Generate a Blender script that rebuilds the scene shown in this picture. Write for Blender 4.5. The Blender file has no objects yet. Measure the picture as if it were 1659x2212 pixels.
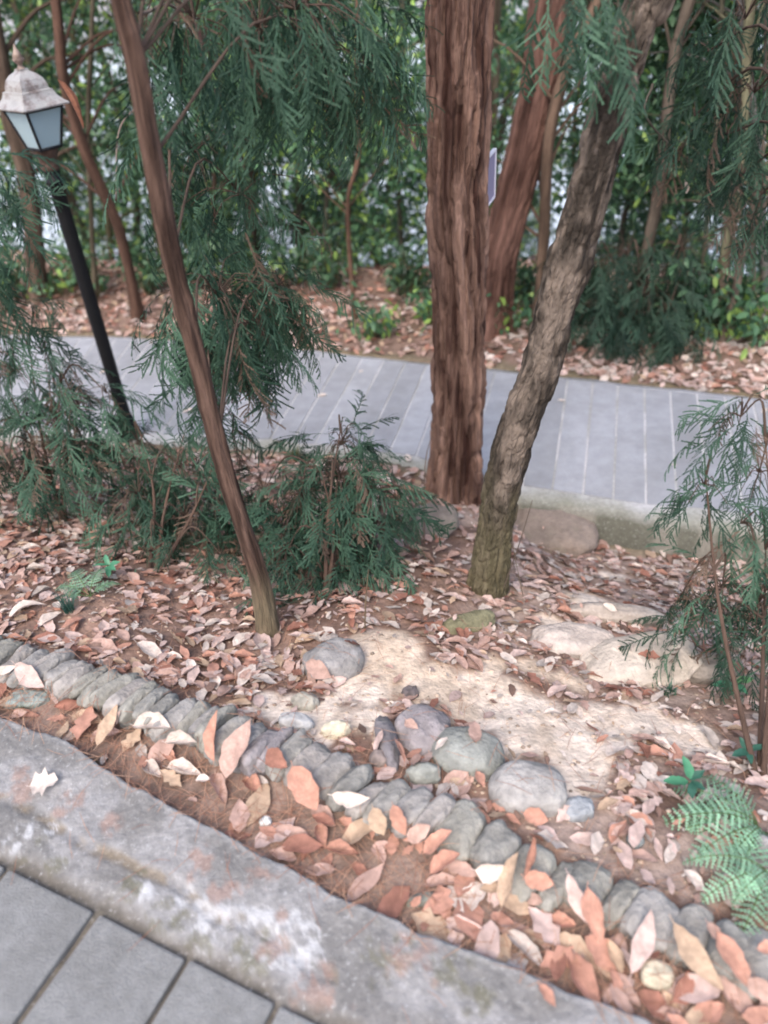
import bpy, bmesh, math, random
import numpy as np
from mathutils import Vector, Matrix
random.seed(7); RNG = np.random.default_rng(11)
sc = bpy.context.scene
COL = sc.collection
# ---------------------------------------------------------------- camera
PITCH = math.radians(37.3); ROLL = math.radians(-4.05); EYE = 1.6
FPX, CXP, CYP = 1671.0, 829.5, 1106.0
_f = Vector((0, math.cos(PITCH), -math.sin(PITCH)))
_r0 = Vector((1, 0, 0)); _u0 = Vector((0, math.sin(PITCH), math.cos(PITCH)))
_r = math.cos(ROLL)*_r0 + math.sin(ROLL)*_u0
_u = -math.sin(ROLL)*_r0 + math.cos(ROLL)*_u0
cam_d = bpy.data.cameras.new("camera"); cam = bpy.data.objects.new("camera", cam_d); COL.objects.link(cam)
cam.matrix_world = Matrix(((_r.x, _u.x, -_f.x, 0), (_r.y, _u.y, -_f.y, 0), (_r.z, _u.z, -_f.z, EYE), (0, 0, 0, 1)))
cam_d.sensor_fit = 'VERTICAL'; cam_d.sensor_height = 36; cam_d.lens = 36*FPX/2212
cam_d.clip_start = 0.05; cam_d.clip_end = 1000
cam_d.dof.use_dof = True; cam_d.dof.focus_distance = 2.3; cam_d.dof.aperture_fstop = 1.5
sc.camera = cam
# ---------------------------------------------------------------- light
SUN_EL, SUN_ROT = 52, 200
w = bpy.data.worlds.new("World"); sc.world = w; w.use_nodes = True
nt = w.node_tree; nt.nodes.clear()
sky = nt.nodes.new('ShaderNodeTexSky'); sky.sky_type = 'NISHITA'; sky.sun_disc = False
sky.sun_elevation = math.radians(SUN_EL); sky.sun_rotation = math.radians(SUN_ROT)
sky.air_density = 1.0; sky.dust_density = 4.0; sky.ozone_density = 1.0
bg = nt.nodes.new('ShaderNodeBackground'); bg.inputs[1].default_value = 0.15
out = nt.nodes.new('ShaderNodeOutputWorld')
nt.links.new(sky.outputs[0], bg.inputs[0]); nt.links.new(bg.outputs[0], out.inputs[0])
sd = bpy.data.lights.new("sun", 'SUN'); sd.energy = 0.6; sd.angle = math.radians(35); sd.color = (1, .93, .86)
sun = bpy.data.objects.new("sun", sd); COL.objects.link(sun)
_e, _a = math.radians(SUN_EL), math.radians(SUN_ROT)
sdir = Vector((math.sin(_a)*math.cos(_e), math.cos(_a)*math.cos(_e), math.sin(_e)))
sun.rotation_euler = sdir.to_track_quat('Z', 'Y').to_euler()
sc.view_settings.view_transform = 'Standard'; sc.view_settings.look = 'None'
sc.view_settings.exposure = 1.2; sc.view_settings.gamma = 1
sc.render.engine = 'CYCLES'; sc.cycles.max_bounces = 6; sc.cycles.filter_width = 1.9
sc.cycles.transparent_max_bounces = 8

# ---------------------------------------------------------------- maths helpers
_T = RNG.random(4096)
def _h(i, j, k):
    return _T[((i*73856093) ^ (j*19349663) ^ (k*83492791)) & 4095]
def vn(x, y, z=0.0):
    x, y, z = np.broadcast_arrays(np.asarray(x, float), np.asarray(y, float), np.asarray(z, float))
    i, j, k = np.floor(x).astype(np.int64), np.floor(y).astype(np.int64), np.floor(z).astype(np.int64)
    fx, fy, fz = x-i, y-j, z-k
    fx, fy, fz = fx*fx*(3-2*fx), fy*fy*(3-2*fy), fz*fz*(3-2*fz)
    r = 0
    for a in (0, 1):
        for b in (0, 1):
            for c in (0, 1):
                r = r + _h(i+a, j+b, k+c)*(fx if a else 1-fx)*(fy if b else 1-fy)*(fz if c else 1-fz)
    return r
def fbm(x, y, z=0.0, o=4):
    s = 0; a = .5
    for q in range(o):
        s = s + a*(vn(x*2**q+q*17, y*2**q+q*5, z*2**q) - .5); a *= .5
    return s
def ss(a, b, x):
    t = np.clip((np.asarray(x, float)-a)/(b-a), 0, 1); return t*t*(3-2*t)
def rayd(px, py):
    a = (px-CXP)/FPX; b = -(py-CYP)/FPX
    return _f + a*_r + b*_u
def onz(px, py, z):
    d = rayd(px, py); t = (z-EYE)/d.z; return Vector((d.x*t, d.y*t, z))
def ony(px, py, Y):
    d = rayd(px, py); t = Y/d.y; return Vector((d.x*t, Y, EYE+d.z*t))
def proj(P):
    P = np.asarray(P, float); v = P - np.array([0, 0, EYE])
    zf = v@np.array(_f); zf = np.where(zf < .05, .05, zf)
    return CXP+FPX*(v@np.array(_r))/zf, CYP-FPX*(v@np.array(_u))/zf, zf

def curve(pts, z):
    p = sorted([(onz(a, b, z).x, onz(a, b, z).y) for a, b in pts]); return np.array([q[0] for q in p]), np.array([q[1] for q in p])
def mk_interp(X, Y):
    sl = (Y[1]-Y[0])/(X[1]-X[0]); sr = (Y[-1]-Y[-2])/(X[-1]-X[-2])
    X = np.concatenate([[X[0]-40], X, [X[-1]+40]]); Y = np.concatenate([[Y[0]-40*sl*.6], Y, [Y[-1]+40*sr*.6]])
    return lambda x: np.interp(x, X, Y)
PZ = -0.6                                                     # level of the far path
EDGE_PX = [(-150, 1372), (0, 1420), (100, 1440), (200, 1480), (300, 1518), (400, 1553), (500, 1592), (600, 1628), (700, 1672), (800, 1715), (900, 1757),
           (1000, 1800), (1100, 1845), (1200, 1890), (1300, 1930), (1400, 1972), (1500, 2012), (1600, 2050), (1720, 2095), (1900, 2170)]
y1 = mk_interp(*curve(EDGE_PX, 0))
yc = mk_interp(*curve([(-150, 1490), (0, 1545), (150, 1605), (250, 1672), (400, 1758), (560, 1842), (740, 1932), (900, 2012), (1030, 2055), (1180, 2120), (1300, 2170), (1400, 2212), (1550, 2290)], 0))
y2 = mk_interp(*curve([(-300, 930), (200, 965), (600, 985), (870, 1015), (1120, 1085), (1400, 1130), (1659, 1160), (1900, 1200)], PZ))
y3 = mk_interp(*curve([(-300, 720), (160, 725), (500, 737), (840, 775), (1230, 815), (1659, 862), (1900, 890)], PZ))
def H(x, y):
    x, y = np.broadcast_arrays(np.asarray(x, float), np.asarray(y, float))
    e1, e2, e3, ec = y1(x), y2(x), y3(x), yc(x)
    s = np.clip((y-e1)/np.maximum(e2-e1, .3), 0, 1)
    n = .05*fbm(x*2.2, y*2.2)*2 + .016*fbm(x*11, y*11, 3)*2
    right = ss(.45, .8, x)
    mid = -.012 - .59*(s*.75+.25*s*s*(3-2*s)) - .17*right*ss(.55, 1, s) + n*ss(0, .15, s)
    gut = -.035 + .25*n
    h = np.where(y < e1, gut, mid)
    h = np.where(y < ec-.03, -.09, h)
    pth = PZ-.07
    h = np.where((y > e2+.05) & (y < e3+.01), np.minimum(pth, h), h)
    r = y-e3
    bank = PZ-.004 + ss(0, .8, r)*(.03 + .13*ss(.9, 1.7, x)) + n*ss(0, .3, r)
    rc = 1.45 + .25*np.sin(x*1.3)
    d = np.clip(r-rc, 0, None)
    bank = bank - 4.6*(1-np.exp(-(d/3.2)**1.6)) + .3*ss(0, 2, d)*fbm(x*.7, y*.7, 9)
    bank = bank + ss(110, 190, y)*14
    return np.where(y > e3+.01, bank, h)
SUPPORT = []                                                  # (centre, axes, yaw) of stones that leaves may lie on
def surf(x, y):
    h = H(x, y)
    h = np.where(np.asarray(y) < yc(x)-.005, .004, h)
    h = np.where((np.asarray(y) > y2(x)) & (np.asarray(y) < y3(x)), PZ+.004, h)
    for c, a, yw in SUPPORT:
        dx, dy = x-c[0], y-c[1]
        u = (dx*math.cos(yw)+dy*math.sin(yw))/a[0]; v = (-dx*math.sin(yw)+dy*math.cos(yw))/a[1]
        q = 1-u*u-v*v
        h = np.where(q > 0, np.maximum(h, c[2]+a[2]*np.sqrt(np.maximum(q, 0))), h)
    return h
def at(px, py, fn=H):
    d = rayd(px, py); t = np.arange(.7, 40, .01)
    X, Y, Z = d.x*t, d.y*t, EYE+d.z*t
    g = np.nonzero(Z <= fn(X, Y))[0]
    i = g[0] if len(g) else -1
    return Vector((X[i], Y[i], Z[i]))

# ---------------------------------------------------------------- mesh helpers
class MB:
    def __init__(s): s.V = []; s.F = {3: [], 4: []}; s.C = []; s.B = []; s.n = 0
    def add(s, V, F, col=(1, 1, 1), bk=None):
        V = np.asarray(V, float).reshape(-1, 3); F = np.asarray(F, np.int64)
        s.V.append(V); s.F[F.shape[1]].append(F+s.n)
        c = np.asarray(col, float)
        if c.ndim == 1: c = np.broadcast_to(c, (len(V), 3))
        s.C.append(c); s.B.append(V if bk is None else bk); s.n += len(V)
    def inst(s, V, F, M, cols):
        """many copies: M (n,3,4), cols (n,3) or (n,len(V),3)"""
        V = np.asarray(V, float); n = len(M)
        P = np.einsum('nij,vj->nvi', M[:, :, :3], V) + M[:, None, :, 3]
        FF = (np.asarray(F)[None]+(np.arange(n)*len(V))[:, None, None]).reshape(-1, len(F[0]))
        c = cols if cols.ndim == 3 else np.repeat(cols[:, None, :], len(V), 1)
        s.add(P.reshape(-1, 3), FF, c.reshape(-1, 3))
    def build(s, name, mat, parent=None, smooth=True, origin=None):
        me = bpy.data.meshes.new(name)
        V = np.concatenate(s.V); C = np.concatenate(s.C); B = np.concatenate(s.B)
        o = Vector((0, 0, 0)) if origin is None else Vector(origin)
        if parent is not None and origin is None: o = parent.matrix_world.translation.copy() if False else Vector(parent.location)
        V = V - np.array(o)
        loops = []; starts = []; k = 0
        for q in (3, 4):
            if s.F[q]:
                F = np.concatenate(s.F[q]); loops.append(F.ravel()); starts.append(k+np.arange(len(F))*q); k += F.size
        loops = np.concatenate(loops); starts = np.concatenate(starts)
        me.vertices.add(len(V)); me.vertices.foreach_set('co', V.ravel().astype(np.float32))
        me.loops.add(len(loops)); me.loops.foreach_set('vertex_index', loops.astype(np.int32))
        me.polygons.add(len(starts)); me.polygons.foreach_set('loop_start', starts.astype(np.int32))
        me.update(calc_edges=True)
        me.polygons.foreach_set('use_smooth', np.full(len(starts), smooth))
        a = me.attributes.new('col', 'FLOAT_COLOR', 'POINT')
        a.data.foreach_set('color', np.concatenate([np.clip(C, 0, 1), np.ones((len(C), 1))], 1).ravel().astype(np.float32))
        a = me.attributes.new('bk', 'FLOAT_VECTOR', 'POINT'); a.data.foreach_set('vector', B.ravel().astype(np.float32))
        me.materials.append(mat)
        ob = bpy.data.objects.new(name, me); COL.objects.link(ob)
        if parent is not None: ob.parent = parent
        else: ob.location = o
        return ob
def tag(o, label=None, cat=None, group=None, kind=None):
    if label: o['label'] = label
    if cat: o['category'] = cat
    if group: o['group'] = group
    if kind: o['kind'] = kind
    return o
def empty(name, loc, label, cat, group=None):
    o = bpy.data.objects.new(name, None); COL.objects.link(o); o.location = loc; o.empty_display_size = .1
    return tag(o, label, cat, group)
def cr(pts, n):
    """catmull-rom through pts (k,m) -> (n,m)"""
    P = np.asarray([list(p) for p in pts], float)
    if len(P) == 2: t = np.linspace(0, 1, n)[:, None]; return P[0]*(1-t)+P[1]*t
    P = np.vstack([2*P[0]-P[1], P, 2*P[-1]-P[-2]]); k = len(P)-3
    t = np.linspace(0, k-1e-6, n); i = t.astype(int); f = (t-i)[:, None]
    a, b, c, d = P[i], P[i+1], P[i+2], P[i+3]
    return .5*((2*b)+(-a+c)*f+(2*a-5*b+4*c-d)*f*f+(-a+3*b-3*c+d)*f**3)
def tube(mb, pts, rad, segs=6, n=8, col=(.2, .15, .1), disp=None, cap=True):
    C = cr(pts, n); R = np.interp(np.linspace(0, 1, n), np.linspace(0, 1, len(rad)), rad)
    T = np.gradient(C, axis=0); T /= np.linalg.norm(T, axis=1)[:, None]+1e-9
    ref = np.array([0, 0, 1.]) if abs(T[0][2]) < .8 else np.array([1., 0, 0])
    A = np.cross(T, ref); A /= np.linalg.norm(A, axis=1)[:, None]+1e-9; B = np.cross(T, A)
    th = np.arange(segs)/segs*2*math.pi
    s = np.concatenate([[0], np.cumsum(np.linalg.norm(np.diff(C, axis=0), axis=1))])
    TH, S = np.meshgrid(th, s); RR = np.repeat(R[:, None], segs, 1)
    cx, cy = np.cos(TH)*RR, np.sin(TH)*RR
    if disp is not None:
        D, cc = disp(cx, cy, S, TH); RR = RR+D
    else: cc = None
    V = C[:, None]+A[:, None]*(np.cos(TH)*RR)[..., None]+B[:, None]*(np.sin(TH)*RR)[..., None]
    bk = np.stack([cx, cy, S], -1).reshape(-1, 3)
    i, j = np.meshgrid(np.arange(n-1), np.arange(segs), indexing='ij'); j2 = (j+1) % segs
    F = np.stack([i*segs+j, i*segs+j2, (i+1)*segs+j2, (i+1)*segs+j], -1).reshape(-1, 4)
    mb.add(V.reshape(-1, 3), F, col if cc is None else cc.reshape(-1, 3), bk)
    if cap:
        mb.add(np.vstack([V[-1], C[-1:]]), [[j, (j+1) % segs, segs] for j in range(segs)], col if cc is None else np.broadcast_to(cc.reshape(-1, 3).mean(0), (segs+1, 3)))
    return C
def box(mb, c, sx, sy, sz, rz=0, col=(1, 1, 1), bev=0.0):
    bm = bmesh.new(); bmesh.ops.create_cube(bm, size=1)
    for v in bm.verts: v.co = Vector((v.co.x*sx, v.co.y*sy, v.co.z*sz))
    if bev: bmesh.ops.bevel(bm, geom=bm.edges[:], offset=bev, segments=2, affect='EDGES', profile=.6)
    bmesh.ops.triangulate(bm, faces=bm.faces[:]); bm.verts.index_update()
    V = np.array([v.co[:] for v in bm.verts]); F = [[v.index for v in f.verts] for f in bm.faces]; bm.free()
    c_, s_ = math.cos(rz), math.sin(rz)
    V = V@np.array([[c_, s_, 0], [-s_, c_, 0], [0, 0, 1]])+np.array(c)
    mb.add(V, F, col)
def icos(sub):
    bm = bmesh.new(); bmesh.ops.create_icosphere(bm, subdivisions=sub, radius=1); bm.verts.index_update()
    V = np.array([v.co[:] for v in bm.verts]); F = [[v.index for v in f.verts] for f in bm.faces]; bm.free(); return V, np.array(F)
ICO = {k: icos(k) for k in (2, 3, 4, 5)}

# ---------------------------------------------------------------- materials
def mat(name, rough=.8, noise=(12, .35), bump=(60, .15), spec=.3, transl=0.0, tex='Object', stretch=(1, 1, 1), extra=None, coat=0):
    """base colour = mesh attribute 'col' (the pigment) mottled by noise"""
    m = bpy.data.materials.new(name); m.use_nodes = True; t = m.node_tree; N, L = t.nodes, t.links
    b = N['Principled BSDF']; b.inputs['Roughness'].default_value = rough; b.inputs['Specular IOR Level'].default_value = spec
    a = N.new('ShaderNodeAttribute'); a.attribute_name = 'col'
    if tex == 'bk': co = N.new('ShaderNodeAttribute'); co.attribute_name = 'bk'; cs = co.outputs['Vector']
    else: co = N.new('ShaderNodeTexCoord'); cs = co.outputs[tex]
    mp = N.new('ShaderNodeMapping'); mp.inputs['Scale'].default_value = stretch; L.new(cs, mp.inputs[0])
    n1 = N.new('ShaderNodeTexNoise'); n1.inputs['Scale'].default_value = noise[0]; n1.inputs['Detail'].default_value = 6; n1.inputs['Roughness'].default_value = .65
    L.new(mp.outputs[0], n1.inputs[0])
    mr = N.new('ShaderNodeMapRange'); mr.inputs[1].default_value = .25; mr.inputs[2].default_value = .75
    mr.inputs[3].default_value = 1-noise[1]; mr.inputs[4].default_value = 1+noise[1]; L.new(n1.outputs[0], mr.inputs[0])
    mx = N.new('ShaderNodeVectorMath'); mx.operation = 'SCALE'; L.new(a.outputs['Color'], mx.inputs[0]); L.new(mr.outputs[0], mx.inputs['Scale'])
    c = mx.outputs[0]
    if extra: c = extra(N, L, c, mp.outputs[0])
    L.new(c, b.inputs['Base Color'])
    n2 = N.new('ShaderNodeTexNoise'); n2.inputs['Scale'].default_value = bump[0]; n2.inputs['Detail'].default_value = 5; L.new(mp.outputs[0], n2.inputs[0])
    bp = N.new('ShaderNodeBump'); bp.inputs['Strength'].default_value = 1; bp.inputs['Distance'].default_value = bump[1]*.02; L.new(n2.outputs[0], bp.inputs['Height'])
    L.new(bp.outputs[0], b.inputs['Normal'])
    if transl:
        tr = N.new('ShaderNodeBsdfTranslucent'); L.new(c, tr.inputs[0]); ms = N.new('ShaderNodeMixShader'); ms.inputs[0].default_value = transl
        o = N['Material Output']; L.new(b.outputs[0], ms.inputs[1]); L.new(tr.outputs[0], ms.inputs[2]); L.new(ms.outputs[0], o.inputs[0])
    return m
def patches(col, scale, lo, hi, amount=.8):
    def f(N, L, c, vec):
        n = N.new('ShaderNodeTexNoise'); n.inputs['Scale'].default_value = scale; n.inputs['Detail'].default_value = 7; n.inputs['Roughness'].default_value = .7; L.new(vec, n.inputs[0])
        r = N.new('ShaderNodeMapRange'); r.inputs[1].default_value = lo; r.inputs[2].default_value = hi; r.inputs[4].default_value = amount; L.new(n.outputs[0], r.inputs[0])
        m = N.new('ShaderNodeMix'); m.data_type = 'RGBA'; m.inputs[7].default_value = (*col, 1); L.new(r.outputs[0], m.inputs[0]); L.new(c, m.inputs[6])
        return m.outputs[2]
    return f
M_soil = mat('forest_soil', .95, (30, .4), (70, .3))
M_conc = mat('weathered_concrete', .9, (45, .25), (80, .22), extra=patches((.55, .56, .56), 90, .58, .72, .6))
M_slab = mat('stone_slab', .85, (40, .2), (220, .2), extra=patches((.14, .14, .135), 9, .45, .7, .6))
M_path = mat('path_slab', .85, (12, .16), (150, .2), extra=patches((.22, .225, .23), 2.2, .45, .7, .6))
M_stone = mat('cobble_stone', .85, (30, .3), (70, .4), extra=patches((.13, .14, .09), 14, .52, .75, .35))
M_bark = mat('cedar_bark', .9, (60, .5), (200, .5), tex='bk', stretch=(1, 1, .12), spec=.15)
M_bark2 = mat('plated_bark', .95, (35, .35), (110, 1.0), tex='bk', stretch=(1, 1, .35), spec=.1)
M_bark3 = mat('smooth_bark', .9, (40, .35), (150, .5), tex='bk', stretch=(1, 1, .2), spec=.15)
M_leaf = mat('dry_leaf', .8, (70, .32), (120, .12), transl=.12, tex='bk')
M_green = mat('broad_leaf', .45, (30, .2), (80, .1), transl=.3, spec=.5)
M_needle = mat('conifer_needles', .6, (25, .2), (80, .1), transl=.2)
M_metal = mat('painted_metal', .5, (25, .25), (120, .15), spec=.25)
M_roof = mat('weathered_brass', .42, (14, .35), (100, .2), spec=.6, extra=patches((.12, .08, .07), 14, .48, .62, .8))
M_board = mat('painted_board', .5, (8, .05), (60, .02))
def glass_mat():
    m = bpy.data.materials.new('frosted_glass'); m.use_nodes = True; b = m.node_tree.nodes['Principled BSDF']
    b.inputs['Base Color'].default_value = (.62, .78, .84, 1); b.inputs['Roughness'].default_value = .35; b.inputs['Transmission Weight'].default_value = .55; b.inputs['IOR'].default_value = 1.3
    return m
M_glass = glass_mat()
def water_mat():
    m = bpy.data.materials.new('lake_water'); m.use_nodes = True; t = m.node_tree; b = t.nodes['Principled BSDF']
    b.inputs['Base Color'].default_value = (.62, .66, .68, 1); b.inputs['Roughness'].default_value = .12; b.inputs['IOR'].default_value = 1.33
    n = t.nodes.new('ShaderNodeTexNoise'); n.inputs['Scale'].default_value = .8; bp = t.nodes.new('ShaderNodeBump'); bp.inputs['Distance'].default_value = .05
    tc = t.nodes.new('ShaderNodeTexCoord'); t.links.new(tc.outputs['Object'], n.inputs[0]); t.links.new(n.outputs[0], bp.inputs['Height']); t.links.new(bp.outputs[0], b.inputs['Normal'])
    return m
M_water = water_mat()

# ---------------------------------------------------------------- ground
def line(a, b, st, far, g=1.18):
    l = list(np.arange(a, b, st)); s = st; x = l[-1]; R = []
    while x < far[1]: s *= g; x += s; R.append(x)
    s = st; x = l[0]; Lf = []
    while x > far[0]: s *= g; x -= s; Lf.append(x)
    return np.array(Lf[::-1]+l+R)
gx = line(-3.0, 3.0, .022, (-200, 200)); gy = line(0.3, 6.6, .022, (-60, 300))
GX, GY = np.meshgrid(gx, gy); GZ = H(GX, GY)
SAND = [(850, 1425, .13), (930, 1475, .13), (1060, 1530, .15), (1160, 1570, .16), (1240, 1625, .12), (800, 1490, .08), (720, 1560, .08), (630, 1545, .07),
        (1150, 1440, .07), (1290, 1575, .11), (1400, 1560, .10), (680, 1600, .07), (790, 1560, .07), (1230, 1690, .06), (1330, 1610, .08), (560, 1530, .05), (1480, 1590, .08), (1240, 1470, .07), (1060, 1440, .06), (1260, 1290, .09), (1340, 1250, .08), (1180, 1340, .07)]
SANDW = [(at(a, b), r) for a, b, r in SAND]
def sandmask(x, y):
    m = np.zeros(np.shape(x)); wob = fbm(np.asarray(x)*9, np.asarray(y)*9, 5)*.16
    for p, r in SANDW:
        d = np.sqrt((x-p.x)**2+(y-p.y)**2)+wob
        m = np.maximum(m, 1-ss(r*.75, r*1.15, d))
    return m
def lerp(a, b, t): return np.asarray(a)*(1-t[..., None])+np.asarray(b)*t[..., None]
gc = lerp((.25, .165, .13), (.15, .095, .075), ss(-.15, .15, fbm(GX*5, GY*5, 2)))
gc = lerp(gc, (.34, .22, .16), .6*ss(.05, .2, fbm(GX*16, GY*16, 7)))
bk_ = (GY > y3(GX)).astype(float); gc = lerp(gc, lerp((.22, .15, .12), (.13, .09, .065), ss(-.12, .12, fbm(GX*9, GY*9, 61))), .8*bk_)
gut_ = ((GY < y1(GX)) & (GY > yc(GX)-.1)).astype(float); gc = lerp(gc, lerp((.30, .22, .18), (.17, .12, .095), ss(-.12, .12, fbm(GX*18, GY*18, 51))), .8*gut_)
gs = sandmask(GX, GY)
sandc = lerp((.72, .62, .53), (.60, .485, .38), ss(-.1, .15, fbm(GX*8, GY*8, 12)))
sandc = lerp(sandc, (.30, .19, .12), .3*ss(.15, .24, fbm(GX*25, GY*25, 22)))
gc = gc*(1-gs[..., None])+sandc*gs[..., None]
dusty = ss(.12, .4, GX)*(GY < y2(GX))*(GY > y1(GX)+.08)*(1-.8*gs); gc = lerp(gc, (.44, .35, .30), .62*dusty*ss(-.2, .12, fbm(GX*7, GY*7, 71)))
# moss along the path edges
ed = np.minimum(np.abs(GY-y2(GX)+.02), np.abs(GY-y3(GX)-.05))
gc = lerp(gc, (.15, .145, .085), .55*(1-ss(.02, .09, ed+fbm(GX*7, GY*7, 31)*.12)))
g = MB(); nx, ny = len(gx), len(gy)
i, j = np.meshgrid(np.arange(ny-1), np.arange(nx-1), indexing='ij')
g.add(np.stack([GX, GY, GZ], -1), np.stack([i*nx+j, i*nx+j+1, (i+1)*nx+j+1, (i+1)*nx+j], -1).reshape(-1, 4), gc.reshape(-1, 3))
tag(g.build('ground', M_soil), kind='structure')
lk = MB(); lk.add([(-180, 7, -4), (180, 7, -4), (180, 190, -4), (-180, 190, -4)], [[0, 1, 2, 3]]); tag(lk.build('lake_water', M_water), kind='structure')

# far path: concrete bed with kerb edge, crossing slabs laid on it
pb = MB(); xs = np.arange(-7, 7, .03); rows = []
wob = fbm(xs*3, xs*0+2)*.05+fbm(xs*14, xs*0+5)*.025
for v in np.linspace(0, 1, 24):
    yy = (y2(xs)+wob)*(1-v)+(y3(xs)+fbm(xs*4, xs*0+9)*.05)*v
    rows.append(np.stack([xs, yy, PZ-.0025+fbm(xs*9, yy*9, 1)*(.0012 if .16 < v < .97 else .008)-.02*(v == 0)], -1))
lo = rows[0].copy(); lo[:, 2] = PZ-.26; lo[:, 1] -= .03+fbm(xs*8, xs*0, 4)*.03
hi = rows[-1].copy(); hi[:, 2] = PZ-.2
P = np.stack([lo]+rows+[hi]); R_, C_ = P.shape[:2]
i, j = np.meshgrid(np.arange(R_-1), np.arange(C_-1), indexing='ij')
cc = lerp((.52, .52, .54), (.36, .36, .35), ss(-.12, .12, fbm(P[..., 0]*6, P[..., 1]*6, 3)))
dn = P[..., 1]-y2(P[..., 0])
cc = lerp(cc, (.20, .20, .145), .75*(1-ss(.03, .2, dn+fbm(P[..., 0]*5, P[..., 1]*5, 8)*.25)))
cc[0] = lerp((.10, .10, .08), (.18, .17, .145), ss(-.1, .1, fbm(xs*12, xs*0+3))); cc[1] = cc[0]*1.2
pb.add(P, np.stack([i*C_+j, i*C_+j+1, (i+1)*C_+j+1, (i+1)*C_+j], -1).reshape(-1, 4), cc.reshape(-1, 3))
path = tag(pb.build('path', M_conc), kind='structure')
ps = MB(); X = -5.2; joints = []
while X < 4.6:
    p0 = Vector((X, float(y3(X))-.035, PZ)); th = math.radians(float(np.interp(X, [-4, -2.1, -1.5, 0, 1.5, 3], [-78, -90, -99, -106, -107, -108])))
    L_ = 0
    while L_ < 3:
        L_ += .02; q = p0+Vector((math.cos(th), math.sin(th), 0))*L_
        if q.y < y2(q.x)+.17: break
    joints.append((p0, q)); X += .132*random.uniform(.97, 1.04)
for (a, b), (c, d) in zip(joints[:-1], joints[1:]):
    ga = .0055; e = (c-a).normalized()*ga; e2 = (d-b).normalized()*ga
    t = np.linspace(0, 1, 12); k = random.uniform(.86, 1.1); zj = random.uniform(0, .003)
    Lp = np.array([list((a+e)*(1-s)+(b+e2)*s) for s in t]); Rp = np.array([list((c-e)*(1-s)+(d-e2)*s) for s in t])
    wv = fbm(t*6, Lp[:, 0]*30)*.006; Lp[:, 0] += wv; Rp[:, 0] += fbm(t*6, Rp[:, 0]*30+4)*.006
    Lp[:, 2] += zj; Rp[:, 2] += zj
    lw, rw = Lp.copy(), Rp.copy(); lw[:, 2] -= .02; rw[:, 2] -= .02
    V = np.concatenate([lw, Lp, Rp, rw]); F = []
    for r in range(3):
        for s in range(11): F.append([r*12+s, r*12+s+1, (r+1)*12+s+1, (r+1)*12+s])
    F.append([0, 12, 24, 36]); F.append([11, 47, 35, 23])
    base = np.array((.33, .34, .37))*k
    ps.add(V, F, base)
o = ps.build('path_slabs', M_path, smooth=False); tag(o, kind='structure')

# near pavement
SLABL = lambda x: .925-.50*(np.asarray(x)+.86)
px_ = np.concatenate([np.arange(-4, -1.25, .05), np.arange(-1.25, 1.0, .006), np.arange(1.0, 4, .05)])
vv = np.concatenate([[0, .003], np.arange(.008, .75, .006), np.linspace(.8, 4, 12)])
PX, VV = np.meshgrid(px_, vv); ew = fbm(PX*7, PX*0+3)*.03+fbm(PX*30, PX*0+8)*.012
PY = yc(PX)+ew-VV
inner = ss(-.025, .025, (SLABL(PX)-PY)+fbm(PX*12, PY*12, 6)*.07)      # 1 inside slab zone
PZZ = .009+fbm(PX*6, PY*6, 4)*.018+fbm(PX*40, PY*40, 4)*.006-(.012+.012*fbm(PX*15, PY*15, 6)+.25*0)*inner
PZZ[0] = -.11; PZZ[1] -= .006
crk = np.abs(PY-(yc(PX)-.17+fbm(PX*5, PX*0+1)*.08+.03*PX))
cm = (1-ss(.006, .022, crk))*ss(-1.6, -.9, -np.abs(PX+.9)-.4)*(PX < -.15)
PZZ -= .004*cm
pc = lerp((.27, .265, .265), (.19, .185, .18), ss(-.12, .12, fbm(PX*8, PY*8, 3, 6)))
pc = pc*(1+.5*fbm(PX*70, PY*70, 5, 3))[..., None]
pc = lerp(pc, (.22, .17, .11), .7*cm*ss(-.1, .1, fbm(PX*20, PY*20, 3)+.03))
def blob(pts, k=1):
    m = np.zeros(PX.shape)
    for a, b, r in pts:
        p = onz(a, b, 0); m = np.maximum(m, 1-ss(.6, 1.05, np.hypot(PX-p.x, PY-p.y)/r+fbm(PX*34, PY*34, k, 6)*2.6))
    return m
lime = .0*PX+blob([(330, 1930, .025), (400, 1955, .03), (460, 1990, .045), (530, 1980, .035), (600, 2010, .04), (650, 2040, .045), (560, 2065, .03), (640, 2085, .035), (60, 1800, .025), (110, 1790, .015), (30, 1830, .025), (395, 2065, .02)], 14)
pc = lerp(pc, (.50, .505, .52), .68*lime*ss(-.12, .06, fbm(PX*55, PY*55, 77, 5)))
moss = blob([(295, 1918, .035), (320, 1940, .02), (350, 1978, .04), (375, 1990, .025), (430, 2062, .035), (530, 2075, .05), (560, 2095, .05), (40, 1870, .03), (122, 1880, .025), (235, 1975, .03), (850, 2070, .05), (1000, 2100, .06), (90, 1817, .02)], 24)
pc = lerp(pc, (.14, .135, .09), .7*moss*ss(-.15, .08, fbm(PX*60, PY*60, 78, 5)))
lit = blob([(440, 1870, .03), (480, 1935, .04), (560, 1900, .03), (610, 2020, .03), (590, 2050, .03), (680, 2140, .05), (700, 2160, .04), (240, 1790, .03), (150, 1745, .03), (50, 1700, .05), (900, 2060, .05)], 34)
pc = lerp(pc, (.29, .19, .155), .65*lit*ss(-.15, .08, fbm(PX*60, PY*60, 79, 5)))
pc = lerp(pc, (.125, .11, .09), .92*inner)
dk = 1-ss(.0, .03, VV); pc = lerp(pc, (.36, .36, .36), .6*dk)
pv = MB(); R_, C_ = PX.shape; i, j = np.meshgrid(np.arange(R_-1), np.arange(C_-1), indexing='ij')
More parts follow.
